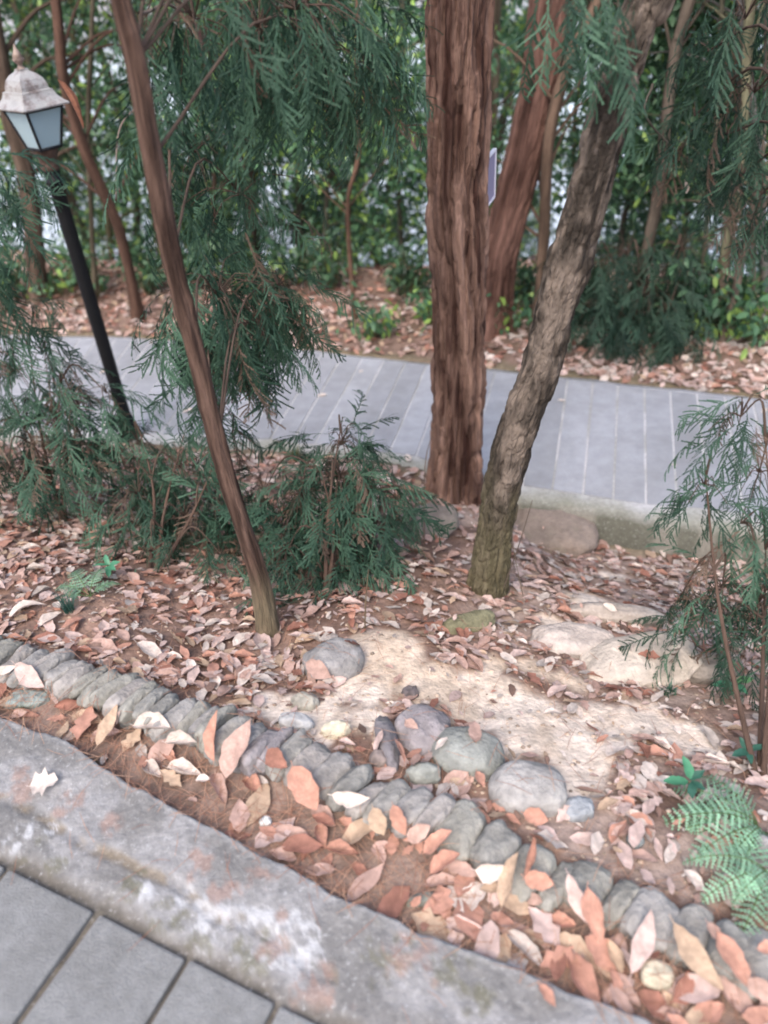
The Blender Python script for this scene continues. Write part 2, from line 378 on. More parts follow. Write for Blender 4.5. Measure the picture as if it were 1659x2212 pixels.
pv.add(np.stack([PX, PY, PZZ], -1), np.stack([i*C_+j, (i+1)*C_+j, (i+1)*C_+j+1, i*C_+j+1], -1).reshape(-1, 4), pc.reshape(-1, 3))
tag(pv.build('pavement', M_conc), kind='structure')
sl = MB(); dirv = Vector((1, -.50, 0)).normalized(); nrm = Vector((dirv.y, -dirv.x, 0)); ang = math.atan2(dirv.y, dirv.x)
# joint positions measured along the line
js = [-1.5, -1.24, -1.01, -.79, -.565, -.345, -.125, .10, .33, .55, .78, 1.0, 1.25]
org = Vector((-.26, .60, 0))+dirv*.0
js0 = [(-.88, .90), (-.65, .80), (-.455, .685), (-.27, .592)]
ts = [(Vector((a, b, 0))-org).dot(dirv) for a, b in js0]
ts = [ts[0]-.46, ts[0]-.23]+ts+[ts[-1]+.22*k for k in range(1, 5)]
skew = .09
for a, b in zip(ts[:-1], ts[1:]):
    wd = b-a-random.uniform(.010, .018)
    for r_ in range(3):
        c = org+dirv*((a+b)/2)+nrm*(.30+r_*.615)
        k = random.uniform(.9, 1.08)
        box(sl, (c.x, c.y, -.018+random.uniform(0, .004)), wd, .60, .05, ang+random.uniform(-.012, .012), np.array((.225, .228, .228))*k, .006)
tag(sl.build('pavement_slabs', M_slab, smooth=False), kind='structure')

# ---------------------------------------------------------------- stones
def stone_mesh(a, seed, sub=4, rough=.16, power=2.3, fq=1.6):
    V, F = ICO[sub]; V = V.copy()
    V = np.sign(V)*np.abs(V)**(2/power); 
    n = fbm(V[:, 0]*fq+seed*7.3, V[:, 1]*fq+seed, V[:, 2]*fq, 4)
    V = V*(1+n*rough*4+rough*.5*(vn(V[:, 0]*3.5+seed*3.1, V[:, 1]*1.2, V[:, 2]*.8)-.5)+rough*.25*fbm(V[:, 0]*7, V[:, 1]*5, V[:, 2]*5))[:, None]
    return V*np.array(a), F, n
def put_stone(name, loc, a, yaw, col, label, cat='stone', group=None, seed=0, tilt=(0, 0), rough=.12, sub=4, support=True, power=2.3):
    V, F, n = stone_mesh(a, seed, sub, rough, power)
    mb = MB(); c = lerp(np.array(col)*.8, np.array(col)*1.15, ss(-.2, .2, n)); mb.add(V, F, c)
    o = mb.build(name, M_stone, origin=(0, 0, 0)); o.location = loc; o.rotation_euler = (tilt[0], tilt[1], yaw)
    tag(o, label, cat, group)
    if support: SUPPORT.append((tuple(loc), a, yaw))
    return o
def px_stone(px, py, wpx, dpx, hgt, yaw, col, label, name='boulder', seed=0, sink=.4, **k):
    """visible centre, width and front-back size in photo pixels"""
    p = at(px, py+dpx*.3); t = (Vector(p)-Vector((0, 0, EYE))).dot(_f); wm = wpx/2*t/FPX
    dm = dpx/2*t/FPX/max(.35, math.sin(math.atan2(EYE-p.z, p.y)))*.95
    return put_stone(name, (p.x, p.y+dm*.3, p.z+hgt*(1-2*sink)), (wm, dm, hgt), yaw, col, label, seed=seed, **k)
GREY = (.29, .28, .275); PURP = (.28, .255, .262); PALE = (.50, .44, .38); GRN = (.24, .27, .23)
px_stone(722, 1430, 135, 85, .065, .1, GREY, 'grey rounded boulder at the upper left end of the bare sandy patch', seed=3)
px_stone(1142, 1697, 172, 120, .055, -.1, (.37, .355, .34), 'largest smooth round grey stone below the sandy patch, just behind the edging', seed=5, rough=.05)
px_stone(1012, 1622, 160, 105, .06, -.35, (.27, .28, .26), 'smooth grey-green oval stone between the purple stone and the largest round stone', seed=9, rough=.05)
px_stone(915, 1570, 125, 105, .05, .6, PURP, 'flat purplish stone with a leaf on it at the lower edge of the sandy patch', seed=12)
px_stone(838, 1590, 50, 120, .035, .15, (.19, .178, .188), 'narrow dark purple stone wedged left of the flat purplish stone', seed=14)
px_stone(915, 1672, 75, 45, .035, 0, (.30, .31, .28), 'small pale grey-green stone touching the back of the edging row', seed=15, name='stone')
px_stone(818, 1640, 40, 36, .03, 0, (.27, .22, .2), 'small brown-grey stone directly behind the middle of the edging row', seed=16, name='stone')
px_stone(1250, 1747, 68, 48, .03, .2, (.30, .32, .34), 'small square grey stone to the right of the largest round stone', seed=17, name='stone', power=3)
px_stone(1372, 1817, 34, 34, .025, .5, (.28, .31, .31), 'tiny angular grey-green stone left of the fern', seed=18, name='stone', power=3)
px_stone(727, 1577, 66, 34, .028, .1, (.66, .60, .46), 'cream coloured lump of stone on yellow soil behind the edging row', seed=19, name='stone')
px_stone(640, 1562, 80, 34, .03, -.3, (.42, .42, .42), 'pale grey stone half buried behind the left part of the edging', seed=20, name='stone')
px_stone(658, 1518, 62, 38, .03, 0, (.36, .34, .29), 'small buff stone between the rounded boulder and the edging', seed=21, name='stone')
px_stone(885, 1500, 40, 24, .025, .5, (.13, .11, .11), 'small dark stone sitting on the pale sand', seed=22, name='stone')
px_stone(1180, 1135, 200, 140, .11, -.1, (.23, .185, .155), 'big brown flat-topped boulder behind the leaning rough-barked trunk', seed=31, sink=.45, rough=.16, power=3.6)
px_stone(925, 1125, 140, 70, .05, .3, (.20, .17, .15), 'dark brown boulder at the foot of the thick cedar trunk', seed=33, sink=.35)
px_stone(1390, 1425, 250, 110, .06, .1, PALE, 'long pale slab of rock on the slope beneath the right conifer', seed=35, rough=.12, power=2.8)
px_stone(1240, 1385, 190, 80, .05, -.25, (.46, .40, .36), 'pale flat rock left of the long pale slab', seed=36, rough=.14)
px_stone(1330, 1330, 210, 34, .05, -.28, (.40, .35, .31), 'narrow rock ledge with a dark underside above the long pale slab', seed=37, rough=.14)
px_stone(1530, 1445, 130, 60, .05, -.1, (.26, .23, .2), 'mossy brown rock under the right conifer foliage', seed=38)
px_stone(1010, 1345, 130, 40, .03, .3, (.19, .18, .11), 'olive mossy rock on the slope in front of the leaning trunk', seed=39)
px_stone(1419, 2108, 58, 70, .028, 1.2, (.56, .50, .38), 'cream egg-shaped stone among the leaves in the gutter', seed=41, name='stone', rough=.05, sink=.1)
px_stone(576, 1778, 26, 20, .014, 0, (.6, .6, .58), 'tiny white pebble at the concrete edge under a tan leaf', seed=42, name='pebble', sink=.1)
px_stone(60, 1510, 95, 40, .025, 0, (.27, .31, .29), 'flat grey-green stone in the gutter at the far left', seed=43, name='stone')
px_stone(915, 1945, 75, 30, .02, 0, (.22, .23, .2), 'small mossy stone in the gutter against the concrete edge', seed=44, name='stone')
px_stone(1660, 1840, 60, 80, .03, .3, (.3, .29, .28), 'grey stone at the right edge below the fern', seed=45, name='stone')

# edging cobbles set on edge in one curving row
pts = [onz(a, b, 0) for a, b in EDGE_PX]; CC = cr(pts, 900); S = np.concatenate([[0], np.cumsum(np.linalg.norm(np.diff(CC, axis=0), axis=1))])
s = .02; k = 0; eds = []
while s < S[-1]-.05:
    P0 = [float(np.interp(s, S, CC[:, q])) for q in (0, 1)]
    xpx = proj(np.array([[P0[0], P0[1], 0]]))[0][0]
    th = random.uniform(.036, .052) if xpx < 640 else random.uniform(.045, .075) if xpx < 950 else random.uniform(.045, .09)
    P1 = [float(np.interp(s+th, S, CC[:, q])) for q in (0, 1)]
    yaw = math.atan2(P1[1]-P0[1], P1[0]-P0[0])
    eds.append(((P0[0]+P1[0])/2, (P0[1]+P1[1])/2, th, yaw, xpx)); s += th*.97
ordn = ['first', 'second', 'third', 'fourth', 'fifth', 'sixth', 'seventh', 'eighth', 'ninth', 'tenth', 'eleventh', 'twelfth', 'thirteenth', 'fourteenth', 'fifteenth', 'sixteenth', 'seventeenth', 'eighteenth', 'nineteenth', 'twentieth',
        'twenty-first', 'twenty-second', 'twenty-third', 'twenty-fourth', 'twenty-fifth', 'twenty-sixth', 'twenty-seventh', 'twenty-eighth', 'twenty-ninth', 'thirtieth']
def ordinal(n):
    if n < 30: return ordn[n]
    n += 1; return f"{n}{'th' if 10 <= n % 100 <= 20 else {1: 'st', 2: 'nd', 3: 'rd'}.get(n % 10, 'th')}"
vis = [e for e in eds if -60 < e[4] < 1720]
for k, (x, y, th, yaw, xpx) in enumerate(vis):
    c = [(.295, .285, .265), (.255, .25, .232), (.30, .288, .275), (.32, .298, .28), (.275, .268, .24)][random.randrange(5)]
    wrd = 'grey-green' if c[1] > c[2] else 'blue-grey'
    if abs(xpx-575) < 30: c = (.25, .232, .242); wrd = 'purplish'
    dep = random.uniform(.056, .07)
    o = put_stone('edging_cobble', (x+random.uniform(-.004, .004), y+random.uniform(-.014, .014), -.015+random.uniform(-.014, .01)-(.016 if xpx > 930 else 0)), (th*random.uniform(.54, .60), dep, .045), yaw+random.uniform(-.12, .12)-.28, c,
        f'{wrd} cobble set on edge, {ordinal(k)} in the edging row from the left' , 'stone', 'edging cobbles along the gutter', seed=60+k, tilt=(random.uniform(-.1, .1), random.uniform(-.05, .45)), rough=.13, sub=4, support=False, power=3.2)
    SUPPORT.append(((x, y, -.012-(.014 if xpx > 930 else 0)), (th*.6, dep, .05), yaw))

# ---------------------------------------------------------------- big trunks
def trunk_tree(name, label, cat, pts, rads, matr, segs, n, disp, parent=None, partname='trunk'):
    base = Vector(pts[0])
    if parent is None: parent = empty(name, base, label, cat)
    mb = MB(); tube(mb, pts, rads, segs, n, disp=disp); mb.build(partname, matr, parent)
    return parent
def cedar_disp(depth, cA, cB, f=22, zs=.1, base=1.0, seed=0):
    def d(cx, cy, S, TH):
        wx = fbm(cx*6, cy*6, S*1.2+seed)*.05+fbm(cx*45, cy*45, S*14)*.014
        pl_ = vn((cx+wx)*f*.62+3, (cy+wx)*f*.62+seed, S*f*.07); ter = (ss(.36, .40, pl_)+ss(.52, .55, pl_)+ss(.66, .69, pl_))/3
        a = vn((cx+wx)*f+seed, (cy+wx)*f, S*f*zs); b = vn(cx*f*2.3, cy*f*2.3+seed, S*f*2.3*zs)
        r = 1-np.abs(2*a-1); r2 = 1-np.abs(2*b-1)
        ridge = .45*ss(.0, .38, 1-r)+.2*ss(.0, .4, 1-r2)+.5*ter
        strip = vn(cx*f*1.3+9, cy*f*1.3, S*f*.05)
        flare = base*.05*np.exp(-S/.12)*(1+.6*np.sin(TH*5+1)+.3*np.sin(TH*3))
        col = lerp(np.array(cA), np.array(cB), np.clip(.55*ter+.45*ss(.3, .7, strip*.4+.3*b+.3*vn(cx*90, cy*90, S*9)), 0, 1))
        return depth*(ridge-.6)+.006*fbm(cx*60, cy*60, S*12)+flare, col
    return d
def plate_disp(depth, cA, cB, mossc, seed=0, f=46):
    def d(cx, cy, S, TH):
        w1 = fbm(cx*9, cy*9, S*9+seed)*.05
        a = vn(cx*f+w1*f, cy*f+seed, (S+w1)*f*.28); b = vn(cx*f*1.9, cy*f*1.9, S*f*.6+seed)
        r = np.abs(2*a-1); r2 = np.abs(2*b-1)
        h = ss(.02, .45, r)*.7+.3*ss(0, .5, r2)
        col = lerp(np.array(cA), np.array(cB), ss(.3, .7, .5*vn(cx*20, cy*20, S*6+3)+.5*vn(cx*80, cy*80, S*25+3)))
        col = lerp(col, mossc, .8*(1-ss(.15, .65, S+fbm(cx*15, cy*15, S*5)*.5)))
        knot = .007*np.exp(-((S-1.22)/.05)**2)*(1+.5*np.sin(TH*2))
        flare = .02*np.exp(-S/.08)
        return depth*(h-.5)+knot+flare+.004*fbm(cx*80, cy*80, S*60), col
    return d
# left red-brown young cedar (thin)
b1 = at(583, 1372); Y1 = b1.y+.02
L1 = [(583, 1375), (560, 1250), (522, 1130), (470, 960), (425, 770), (372, 560), (330, 340), (292, 130), (262, 0)]
pl = [ony(a, b, Y1) for a, b in L1]; pl.append(pl[-1]+(pl[-1]-pl[-3])*1.0); pl.append(pl[-1]+Vector((-.05, .05, 1.6)))
def thin_disp(cx, cy, S, TH):
    a = vn(cx*60, cy*60, S*7); st = .6*vn(cx*55+4, cy*55, S*3.5)+.4*vn(cx*160, cy*160, S*12)
    col = lerp((.045, .027, .021), (.135, .085, .066), ss(.3, .68, st)); col = lerp(col, (.16, .13, .085), .9*(1-ss(.12, .34, S)))
    kn = sum(.0045*np.exp(-((S-q)/.018)**2)*np.maximum(0, np.cos(TH-w_))**4 for q, w_ in ((.55, 1.), (.83, 2.4), (1.1, 4.5), (1.35, 0.5), (1.62, 3.6), (1.9, 5.2), (2.2, 4.2)))
    return .008*(a-.5)+.004*(vn(cx*150, cy*150, S*14)-.5)+.012*np.exp(-S/.06)+kn, col
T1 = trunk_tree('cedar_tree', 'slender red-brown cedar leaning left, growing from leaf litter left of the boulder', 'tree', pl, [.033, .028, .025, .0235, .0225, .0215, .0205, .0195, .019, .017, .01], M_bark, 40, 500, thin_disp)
# thick centre cedar
b2 = at(985, 1072); Y2 = b2.y
pl2 = [Vector((b2.x, Y2, b2.z-.05))]+[Vector((b2.x+(ony(a, b, Y2).x-b2.x), Y2, ony(a, b, Y2).z)) for a, b in [(989, 900), (992, 650), (984, 420), (988, 200), (992, 0)]]
pl2 += [pl2[-1]+Vector((.03, 0, 1.2)), pl2[-1]+Vector((.08, 0, 3.4))]
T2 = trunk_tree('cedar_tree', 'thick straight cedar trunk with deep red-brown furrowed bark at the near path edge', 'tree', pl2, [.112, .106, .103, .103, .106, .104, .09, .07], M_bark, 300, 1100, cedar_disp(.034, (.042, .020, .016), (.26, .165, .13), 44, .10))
# leaning rough trunk
b3 = at(1050, 1272); Y3 = b3.y
L3 = [(1050, 1285), (1072, 1130), (1085, 1050), (1118, 930), (1165, 800), (1205, 650), (1256, 480), (1292, 340), (1330, 190), (1372, 60), (1395, 0)]
pl3 = [ony(a, b, Y3) for a, b in L3]; pl3.append(pl3[-1]+(pl3[-1]-pl3[-2])*4); pl3.append(pl3[-1]+Vector((.35, .1, 2.0)))
T3 = trunk_tree('leaning_tree', 'rough grey-brown plated trunk leaning right with an olive mossy foot', 'tree', pl3, [.064, .060, .059, .060, .057, .053, .052, .048, .046, .043, .04, .04, .03], M_bark2, 220, 1000,
                plate_disp(.010, (.045, .037, .031), (.18, .145, .12), (.125, .11, .065)))
# second cedar behind
b4 = at(1066, 712); Y4 = b4.y
L4 = [(1062, 718), (1072, 620), (1082, 540), (1112, 420), (1143, 300), (1175, 150), (1193, 0)]
pl4 = [ony(a, b, Y4) for a, b in L4]; pl4.append(pl4[-1]+(pl4[-1]-pl4[-2])*2); pl4.append(pl4[-1]+Vector((.2, 0, 2.5)))
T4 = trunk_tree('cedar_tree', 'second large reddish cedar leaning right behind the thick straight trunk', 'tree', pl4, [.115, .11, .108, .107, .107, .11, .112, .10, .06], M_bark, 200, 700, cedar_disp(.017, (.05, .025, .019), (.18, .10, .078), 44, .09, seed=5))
def placed_clump(name, parent): pass

# ---------------------------------------------------------------- conifer foliage
def spray(seed, L=.26):
    """feathery conifer spray along +X: main axis with side shoots, every shoot set with needles"""
    r = np.random.default_rng(seed); V = []; F = []; K = []
    def _b(): return np.array([r.normal(0, .35), r.normal(0, .35), 0])
    def shoot(p, d, n, l, nl, droop):
        p = np.array(p); d = np.array(d)/np.linalg.norm(d); up = np.array(n); q = int(l/.0058); last = p.copy(); bend = np.array([0, r.normal(0, .35), r.normal(-.1, .2)])
        for k in range(q):
            t = k/q; d2 = d+np.array([0, 0, -droop*t])+bend*t; d2 /= np.linalg.norm(d2); pn = last+d2*.0058
            side = np.cross(d2, up); side /= np.linalg.norm(side)+1e-9
            ll = nl*(1-.35*t)*(1 if t > .1 else .7)
            for sg in (-1, 1):
                tip = pn+d2*ll*.75+side*sg*ll*r.uniform(.45, .75)+up*ll*r.uniform(-.15, .45)
                b = len(V); V.extend([last, pn+d2*.002, tip]); F.append([b, b+1, b+2]); K.append(t)
            last = pn
        return last
    P = [np.zeros(3)]; d = np.array([1., 0, 0]); st = L/14
    for k in range(14):
        d = d+np.array([0, r.uniform(-.05, .05), -.05]); d /= np.linalg.norm(d); P.append(P[-1]+d*st)
    for k in range(14):
        a, b = P[k], P[k+1]; dd = (b-a)/np.linalg.norm(b-a); shoot(a, dd, (0, 0, 1), st*1.05, .010, 0)
        if k > 1:
            for sg in ((-1, 1) if r.random() < .5 else (r.choice([-1, 1]),)):
                ang_ = r.uniform(.3, .95); dv = dd*math.cos(ang_)+np.array([0, sg*math.sin(ang_), r.uniform(-.25, .1)])
                shoot(b, dv, (0, 0, 1), (.085*(1-k/16)**.6+.02)*r.uniform(.45, 1.3), .0095, .6)
    V = np.array(V); F = np.array(F); K = np.repeat(np.array(K), 3)
    return V, F, K
SPR = [spray(q) for q in range(5)]
def frames(D, roll):
    """rotation with X along D, Z near up"""
    D = D/np.linalg.norm(D, axis=1)[:, None]; up = np.tile([0, 0, 1.], (len(D), 1)); up[np.abs(D[:, 2]) > .97] = [1, 0, 0]
    Yv = np.cross(up, D); Yv /= np.linalg.norm(Yv, axis=1)[:, None]; Z = np.cross(D, Yv)
    c, s_ = np.cos(roll)[:, None], np.sin(roll)[:, None]
    return np.stack([D, Yv*c+Z*s_, -Yv*s_+Z*c], -1)
DKG, LTG, BRN = np.array((.014, .040, .025)), np.array((.068, .138, .088)), np.array((.11, .075, .055))
def sprays(mb, P, D, sc_, dead=.06, dk=DKG, lt=LTG):
    n = len(P); R = frames(D, RNG.normal(0, .5, n)); S_ = sc_*RNG.uniform(.7, 1.25, n)
    M = np.concatenate([R*S_[:, None, None], P[:, :, None]], 2); ty = RNG.integers(0, len(SPR), n)
    t = RNG.random(n)[:, None]; c = dk*(1-t)+lt*t; dd = RNG.random(n) < dead; c[dd] = BRN*RNG.uniform(.8, 1.6, (dd.sum(), 1))
    for q, (V, F, K) in enumerate(SPR):
        m = ty == q
        if m.any():
            tipc = (1+.25*K)[None, :, None]*c[m][:, None, :]
            mb.inst(V, F, M[m], tipc)
def clumps(parent, attach, cl, dens=1.0, scale=1.0, droop=.8, dead=.06, wood=(.10, .07, .055), wr=1., names=('branch', 'foliage'), dk=DKG, lt=LTG):
    """cl: (centre, radii, n): twigs run from the attach points into each cloud and end in sprays"""
    fb = MB(); PP, DD = [], []
    for c, r, n in cl:
        wb = MB()
        c = np.array(c); r = np.array(r); n = int(n*dens)
        A = min(attach, key=lambda q: np.linalg.norm((np.array(q)-c)*np.array([1, 1, 1.0]))); A = np.array(A)
        mid = (A+c)/2+np.array([0, 0, .08+.1*np.linalg.norm(c-A)]) if droop > 0 else (A+c)/2
        tube(wb, [A, mid, c], [.007*wr, .005*wr, .003*wr], 6, 10, wood)
        U = RNG.normal(size=(n, 3)); U /= np.linalg.norm(U, axis=1)[:, None]; U *= (RNG.random(n)**.45)[:, None]
        P = c+U*r; out_ = (P-c)/r*.6+(P-(A+c)/2)/max(.1, np.linalg.norm(r))*.4
        D = out_+RNG.normal(0, .35, (n, 3)); D[:, 2] = D[:, 2]*.5-droop+RNG.normal(0, .25, n)
        for k in range(0, n, 2):
            tube(wb, [c+(P[k]-c)*.0, (c+P[k])/2+np.array([0, 0, .03]), P[k]+.02*D[k]], [.0022, .0016, .001], 4, 5, wood)
        wb.build(names[0], M_bark3, parent)
        PP.append(P); DD.append(D)
    P = np.concatenate(PP); D = np.concatenate(DD); sprays(fb, P, D, scale, dead, dk, lt)
    fb.build(names[1], M_needle, parent)
def cl(px, py, Y, rx, rz, ry, n): return (tuple(ony(px, py, Y)), (rx, ry, rz), n)
# hanging boughs of the slender cedar: top centre, middle and low skirts around its stem
att = [tuple(pl[q]) for q in range(3, 9)]
clumps(T1, att, [cl(420, 40, 2.2, .22, .16, .3, 26), cl(560, 60, 2.3, .22, .14, .25, 38), cl(690, 120, 2.4, .16, .15, .25, 38), cl(790, 130, 2.5, .12, .14, .2, 26), cl(640, 20, 2.3, .25, .1, .3, 40),
                 cl(470, 640, 2.15, .16, .14, .25, 50), cl(560, 700, 2.3, .17, .13, .22, 60), cl(600, 620, 2.45, .12, .08, .2, 14), cl(400, 690, 2.45, .07, .10, .2, 14), cl(470, 760, 2.3, .10, .10, .2, 18),
                 cl(480, 900, 2.3, .08, .12, .16, 14), cl(520, 420, 2.4, .2, .14, .3, 16), cl(420, 330, 2.5, .2, .2, .3, 22)], 1.25, .82, .95, wr=.55)
clumps(T2, [tuple(pl2[-2]), tuple(pl2[-3]+Vector((0, 0, .5)))], [cl(1290, -60, 2.0, .07, .08, .12, 8), cl(1320, 20, 2.0, .04, .08, .08, 4), cl(1240, -40, 2.1, .08, .06, .12, 3)], 1, .8, 1.6)

def conifer_bush(base, label, cl_, stems, group=None, **kw):
    t = empty('young_conifer', base, label, 'young conifer', group); wb = MB(); att_ = []
    for q in stems:
        p = [Vector(base)+Vector((random.uniform(-.02, .02), random.uniform(-.02, .02), -.02)), Vector(base).lerp(Vector(q), .5)+Vector((random.uniform(-.04, .04), 0, 0)), Vector(q)]
        C = tube(wb, p, [.009, .005, .0015], 8, 14, (.10, .065, .05)); att_ += [tuple(C[4]), tuple(C[8]), tuple(C[12])]
    wb.build('stem', M_bark3, t); clumps(t, att_, cl_, wr=.6, **kw); return t
conifer_bush(at(700, 1290), 'bushy young conifer with drooping blue-green foliage right of the slender cedar',
   [cl(740, 960, 2.3, .12, .09, .12, 40), cl(735, 1030, 2.25, .14, .10, .14, 50), cl(650, 1070, 2.2, .13, .10, .16, 56), cl(810, 1060, 2.25, .13, .10, .14, 50), cl(720, 1150, 2.15, .18, .11, .18, 76), cl(620, 1190, 2.05, .09, .09, .12, 30), cl(700, 1250, 1.98, .13, .07, .12, 44), cl(570, 1060, 2.3, .1, .08, .12, 26), cl(830, 1150, 2.15, .07, .08, .1, 20)],
   [ony(740, 900, 2.3), ony(690, 1000, 2.2), ony(820, 1010, 2.3)], droop=.35, scale=.72)
conifer_bush(at(330, 1235), 'wide young conifer in front of the lamp post, left of the slender cedar',
   [cl(300, 960, 2.6, .14, .09, .16, 28), cl(390, 1010, 2.45, .15, .11, .16, 38), cl(300, 1070, 2.4, .14, .10, .16, 34), cl(400, 1120, 2.25, .14, .10, .16, 34), cl(330, 1190, 2.15, .11, .06, .12, 14), cl(460, 1080, 2.3, .1, .12, .12, 22), cl(480, 1200, 2.1, .09, .08, .1, 12)],
   [ony(300, 920, 2.6), ony(400, 930, 2.45), ony(460, 1010, 2.3)], droop=.5, scale=.8)
conifer_bush(at(140, 1130), 'dense young conifer at the left edge of the photo beside the path',
   [cl(30, 800, 2.9, .2, .14, .2, 36), cl(100, 760, 2.9, .16, .1, .2, 24), cl(60, 920, 2.7, .22, .13, .2, 46), cl(170, 880, 2.7, .12, .1, .16, 24), cl(140, 990, 2.55, .17, .10, .16, 34), cl(20, 1020, 2.5, .16, .1, .16, 26), cl(10, 680, 2.8, .1, .12, .2, 20), cl(230, 850, 2.7, .08, .05, .1, 8)],
   [ony(60, 720, 2.9), ony(130, 800, 2.8), ony(20, 850, 2.7)], droop=.45, scale=.82, dead=.16)
TR = conifer_bush(at(1655, 1690), 'young conifer with thin brown stem at the right edge of the photo',
   [cl(1600, 900, 1.75, .08, .08, .1, 16), cl(1640, 1020, 1.7, .08, .09, .1, 18), cl(1520, 1050, 1.75, .07, .07, .1, 11), cl(1600, 1130, 1.65, .08, .05, .1, 10), cl(1560, 1270, 1.55, .09, .06, .09, 22), cl(1640, 1300, 1.5, .06, .08, .08, 18), cl(1470, 1290, 1.6, .05, .05, .06, 8), cl(1600, 1370, 1.5, .09, .04, .08, 18), cl(1470, 1370, 1.55, .06, .03, .06, 8), cl(1655, 1180, 1.6, .04, .1, .08, 9)],
   [ony(1655, 1150, 1.7), ony(1650, 900, 1.75), ony(1520, 980, 1.8)], droop=.5, scale=.62)
t_ = empty('overhanging_conifer', ony(1780, 1000, 2.3), 'dark conifer boughs reaching in at the top right corner', 'conifer')
mb = MB(); q0 = at(1790, 1240); tube(mb, [q0, ony(1760, 600, 2.2), ony(1740, 0, 2.2), ony(1740, -500, 2.2)], [.05, .045, .04, .03], 16, 30, (.17, .12, .09)); mb.build('trunk', M_bark3, t_)
clumps(t_, [tuple(ony(1755, q, 2.2)) for q in (0, 300, 500)], [cl(1610, 40, 2.8, .14, .14, .25, 26), cl(1630, 200, 2.8, .12, .16, .25, 26), cl(1570, 290, 2.9, .14, .08, .25, 14), cl(1645, 420, 2.7, .06, .08, .15, 12), cl(1500, 250, 3.0, .1, .06, .15, 7), cl(1600, 380, 2.9, .12, .04, .15, 10), cl(1530, 110, 3.0, .12, .1, .2, 9)], .9, .95, .9, dk=DKG*.8, lt=LTG*.8)
t_ = empty('overhanging_conifer', ony(-120, 900, 2.8), 'conifer bough reaching in at the left edge below the lantern', 'conifer')
mb = MB(); q0 = at(-130, 1000); tube(mb, [q0, ony(-120, 500, 2.7), ony(-110, 0, 2.7)], [.05, .04, .035], 16, 30, (.17, .12, .09)); mb.build('trunk', M_bark3, t_)
clumps(t_, [tuple(ony(-110, q, 2.7)) for q in (300, 500)], [cl(-30, 370, 2.7, .10, .08, .15, 16), cl(-10, 440, 2.8, .08, .06, .12, 6), cl(-50, 520, 2.6, .12, .10, .15, 14), cl(-20, 640, 2.6, .1, .06, .12, 8)], 1, .9, .7)

# ---------------------------------------------------------------- background woodland
def leaf_tpl(L=1., W=.42):
    V = np.array([(0, 0, 0), (.3, .5*W, .06), (.3, -.5*W, .06), (.68, .42*W, .03), (.68, -.42*W, .03), (1, 0, -.08), (.3, 0, 0), (.68, 0, -.02)])*L
    return V, np.array([[0, 6, 1, 1], [0, 2, 6, 6]])[:0], np.array([[0, 6, 1], [0, 2, 6], [6, 7, 3], [6, 3, 1], [6, 2, 4], [6, 4, 7], [7, 5, 3], [7, 4, 5]])
LV, _, LF = leaf_tpl()
G1, G2, G3 = np.array((.027, .072, .038)), np.array((.11, .225, .11)), np.array((.22, .34, .08))
def broad(mb, P, size, bright=1., yel=.1):
    n = len(P); D = RNG.normal(size=(n, 3)); D[:, 2] = -np.abs(D[:, 2])*.8-.35; R = frames(D, RNG.normal(0, .9, n)); S_ = size*RNG.uniform(.6, 1.3, n)
    M = np.concatenate([R*S_[:, None, None], P[:, :, None]], 2); t = RNG.random(n)[:, None]
    c = (G1*(1-t)+G2*t)*bright; y = RNG.random(n) < yel; c[y] = G3*RNG.uniform(.7, 1.2, (y.sum(), 1))*bright
    mb.inst(LV, LF, M, c)
def wood_tree(name, label, cat, pts, r, col, crown, nl, size=.075, group=None, bright=1., yel=.1, cz=(.0, 3.0), nb=10, spread=.9, matr=None):
    t = empty(name, pts[0], label, cat, group); mb = MB()
    def dsp(cx, cy, S, TH):
        a = vn(cx*50, cy*50, S*8); return r*.14*(a-.5)*2+r*.5*np.exp(-S/.12), lerp(np.array(col)*.65, np.array(col)*1.3, ss(.3, .7, vn(cx*40, cy*40, S*4+2)))
    col = tuple(np.array(col)*.68); rr = [r*.92, r*.88, r*.83, r*.75, r*.6]
    C = tube(mb, pts, rr, 14, 60, disp=dsp); mb.build('trunk', matr or M_bark3, t)
    fb = MB(); P = []
    for k in range(nb):
        wb = MB()
        i = int(random.uniform(.25, 1)*59); a = C[i]; nearp = a[1] < y3(a[0])+1.4; az = random.uniform(.5, 2.64) if nearp else random.uniform(0, 2*math.pi); l = random.uniform(.75 if nearp else .4, 1.15 if nearp else 1)*spread
        e = a+np.array([math.cos(az)*l, math.sin(az)*l, random.uniform(-.1, .5)*l]); m = (a+e)/2+np.array([0, 0, .1])
        B = tube(wb, [a, m, e], [r*.28, r*.18, r*.07], 5, 9, np.array(col)*.9)
        for _ in range(max(1, int(nl/nb/14))):
            q = B[random.randrange(3, 9)]+RNG.normal(0, .17, 3)*np.array([1, 1, .8])
            P.append(q+RNG.normal(0, .085, (14, 3)))
        if crown: wb.build('branch', M_bark3, t)
    if crown and P:
        P = np.concatenate(P); P = P[P[:, 1] > y3(P[:, 0])+1.0]
        broad(fb, P, size, bright, yel); fb.build('crown', M_green, t)
    return t
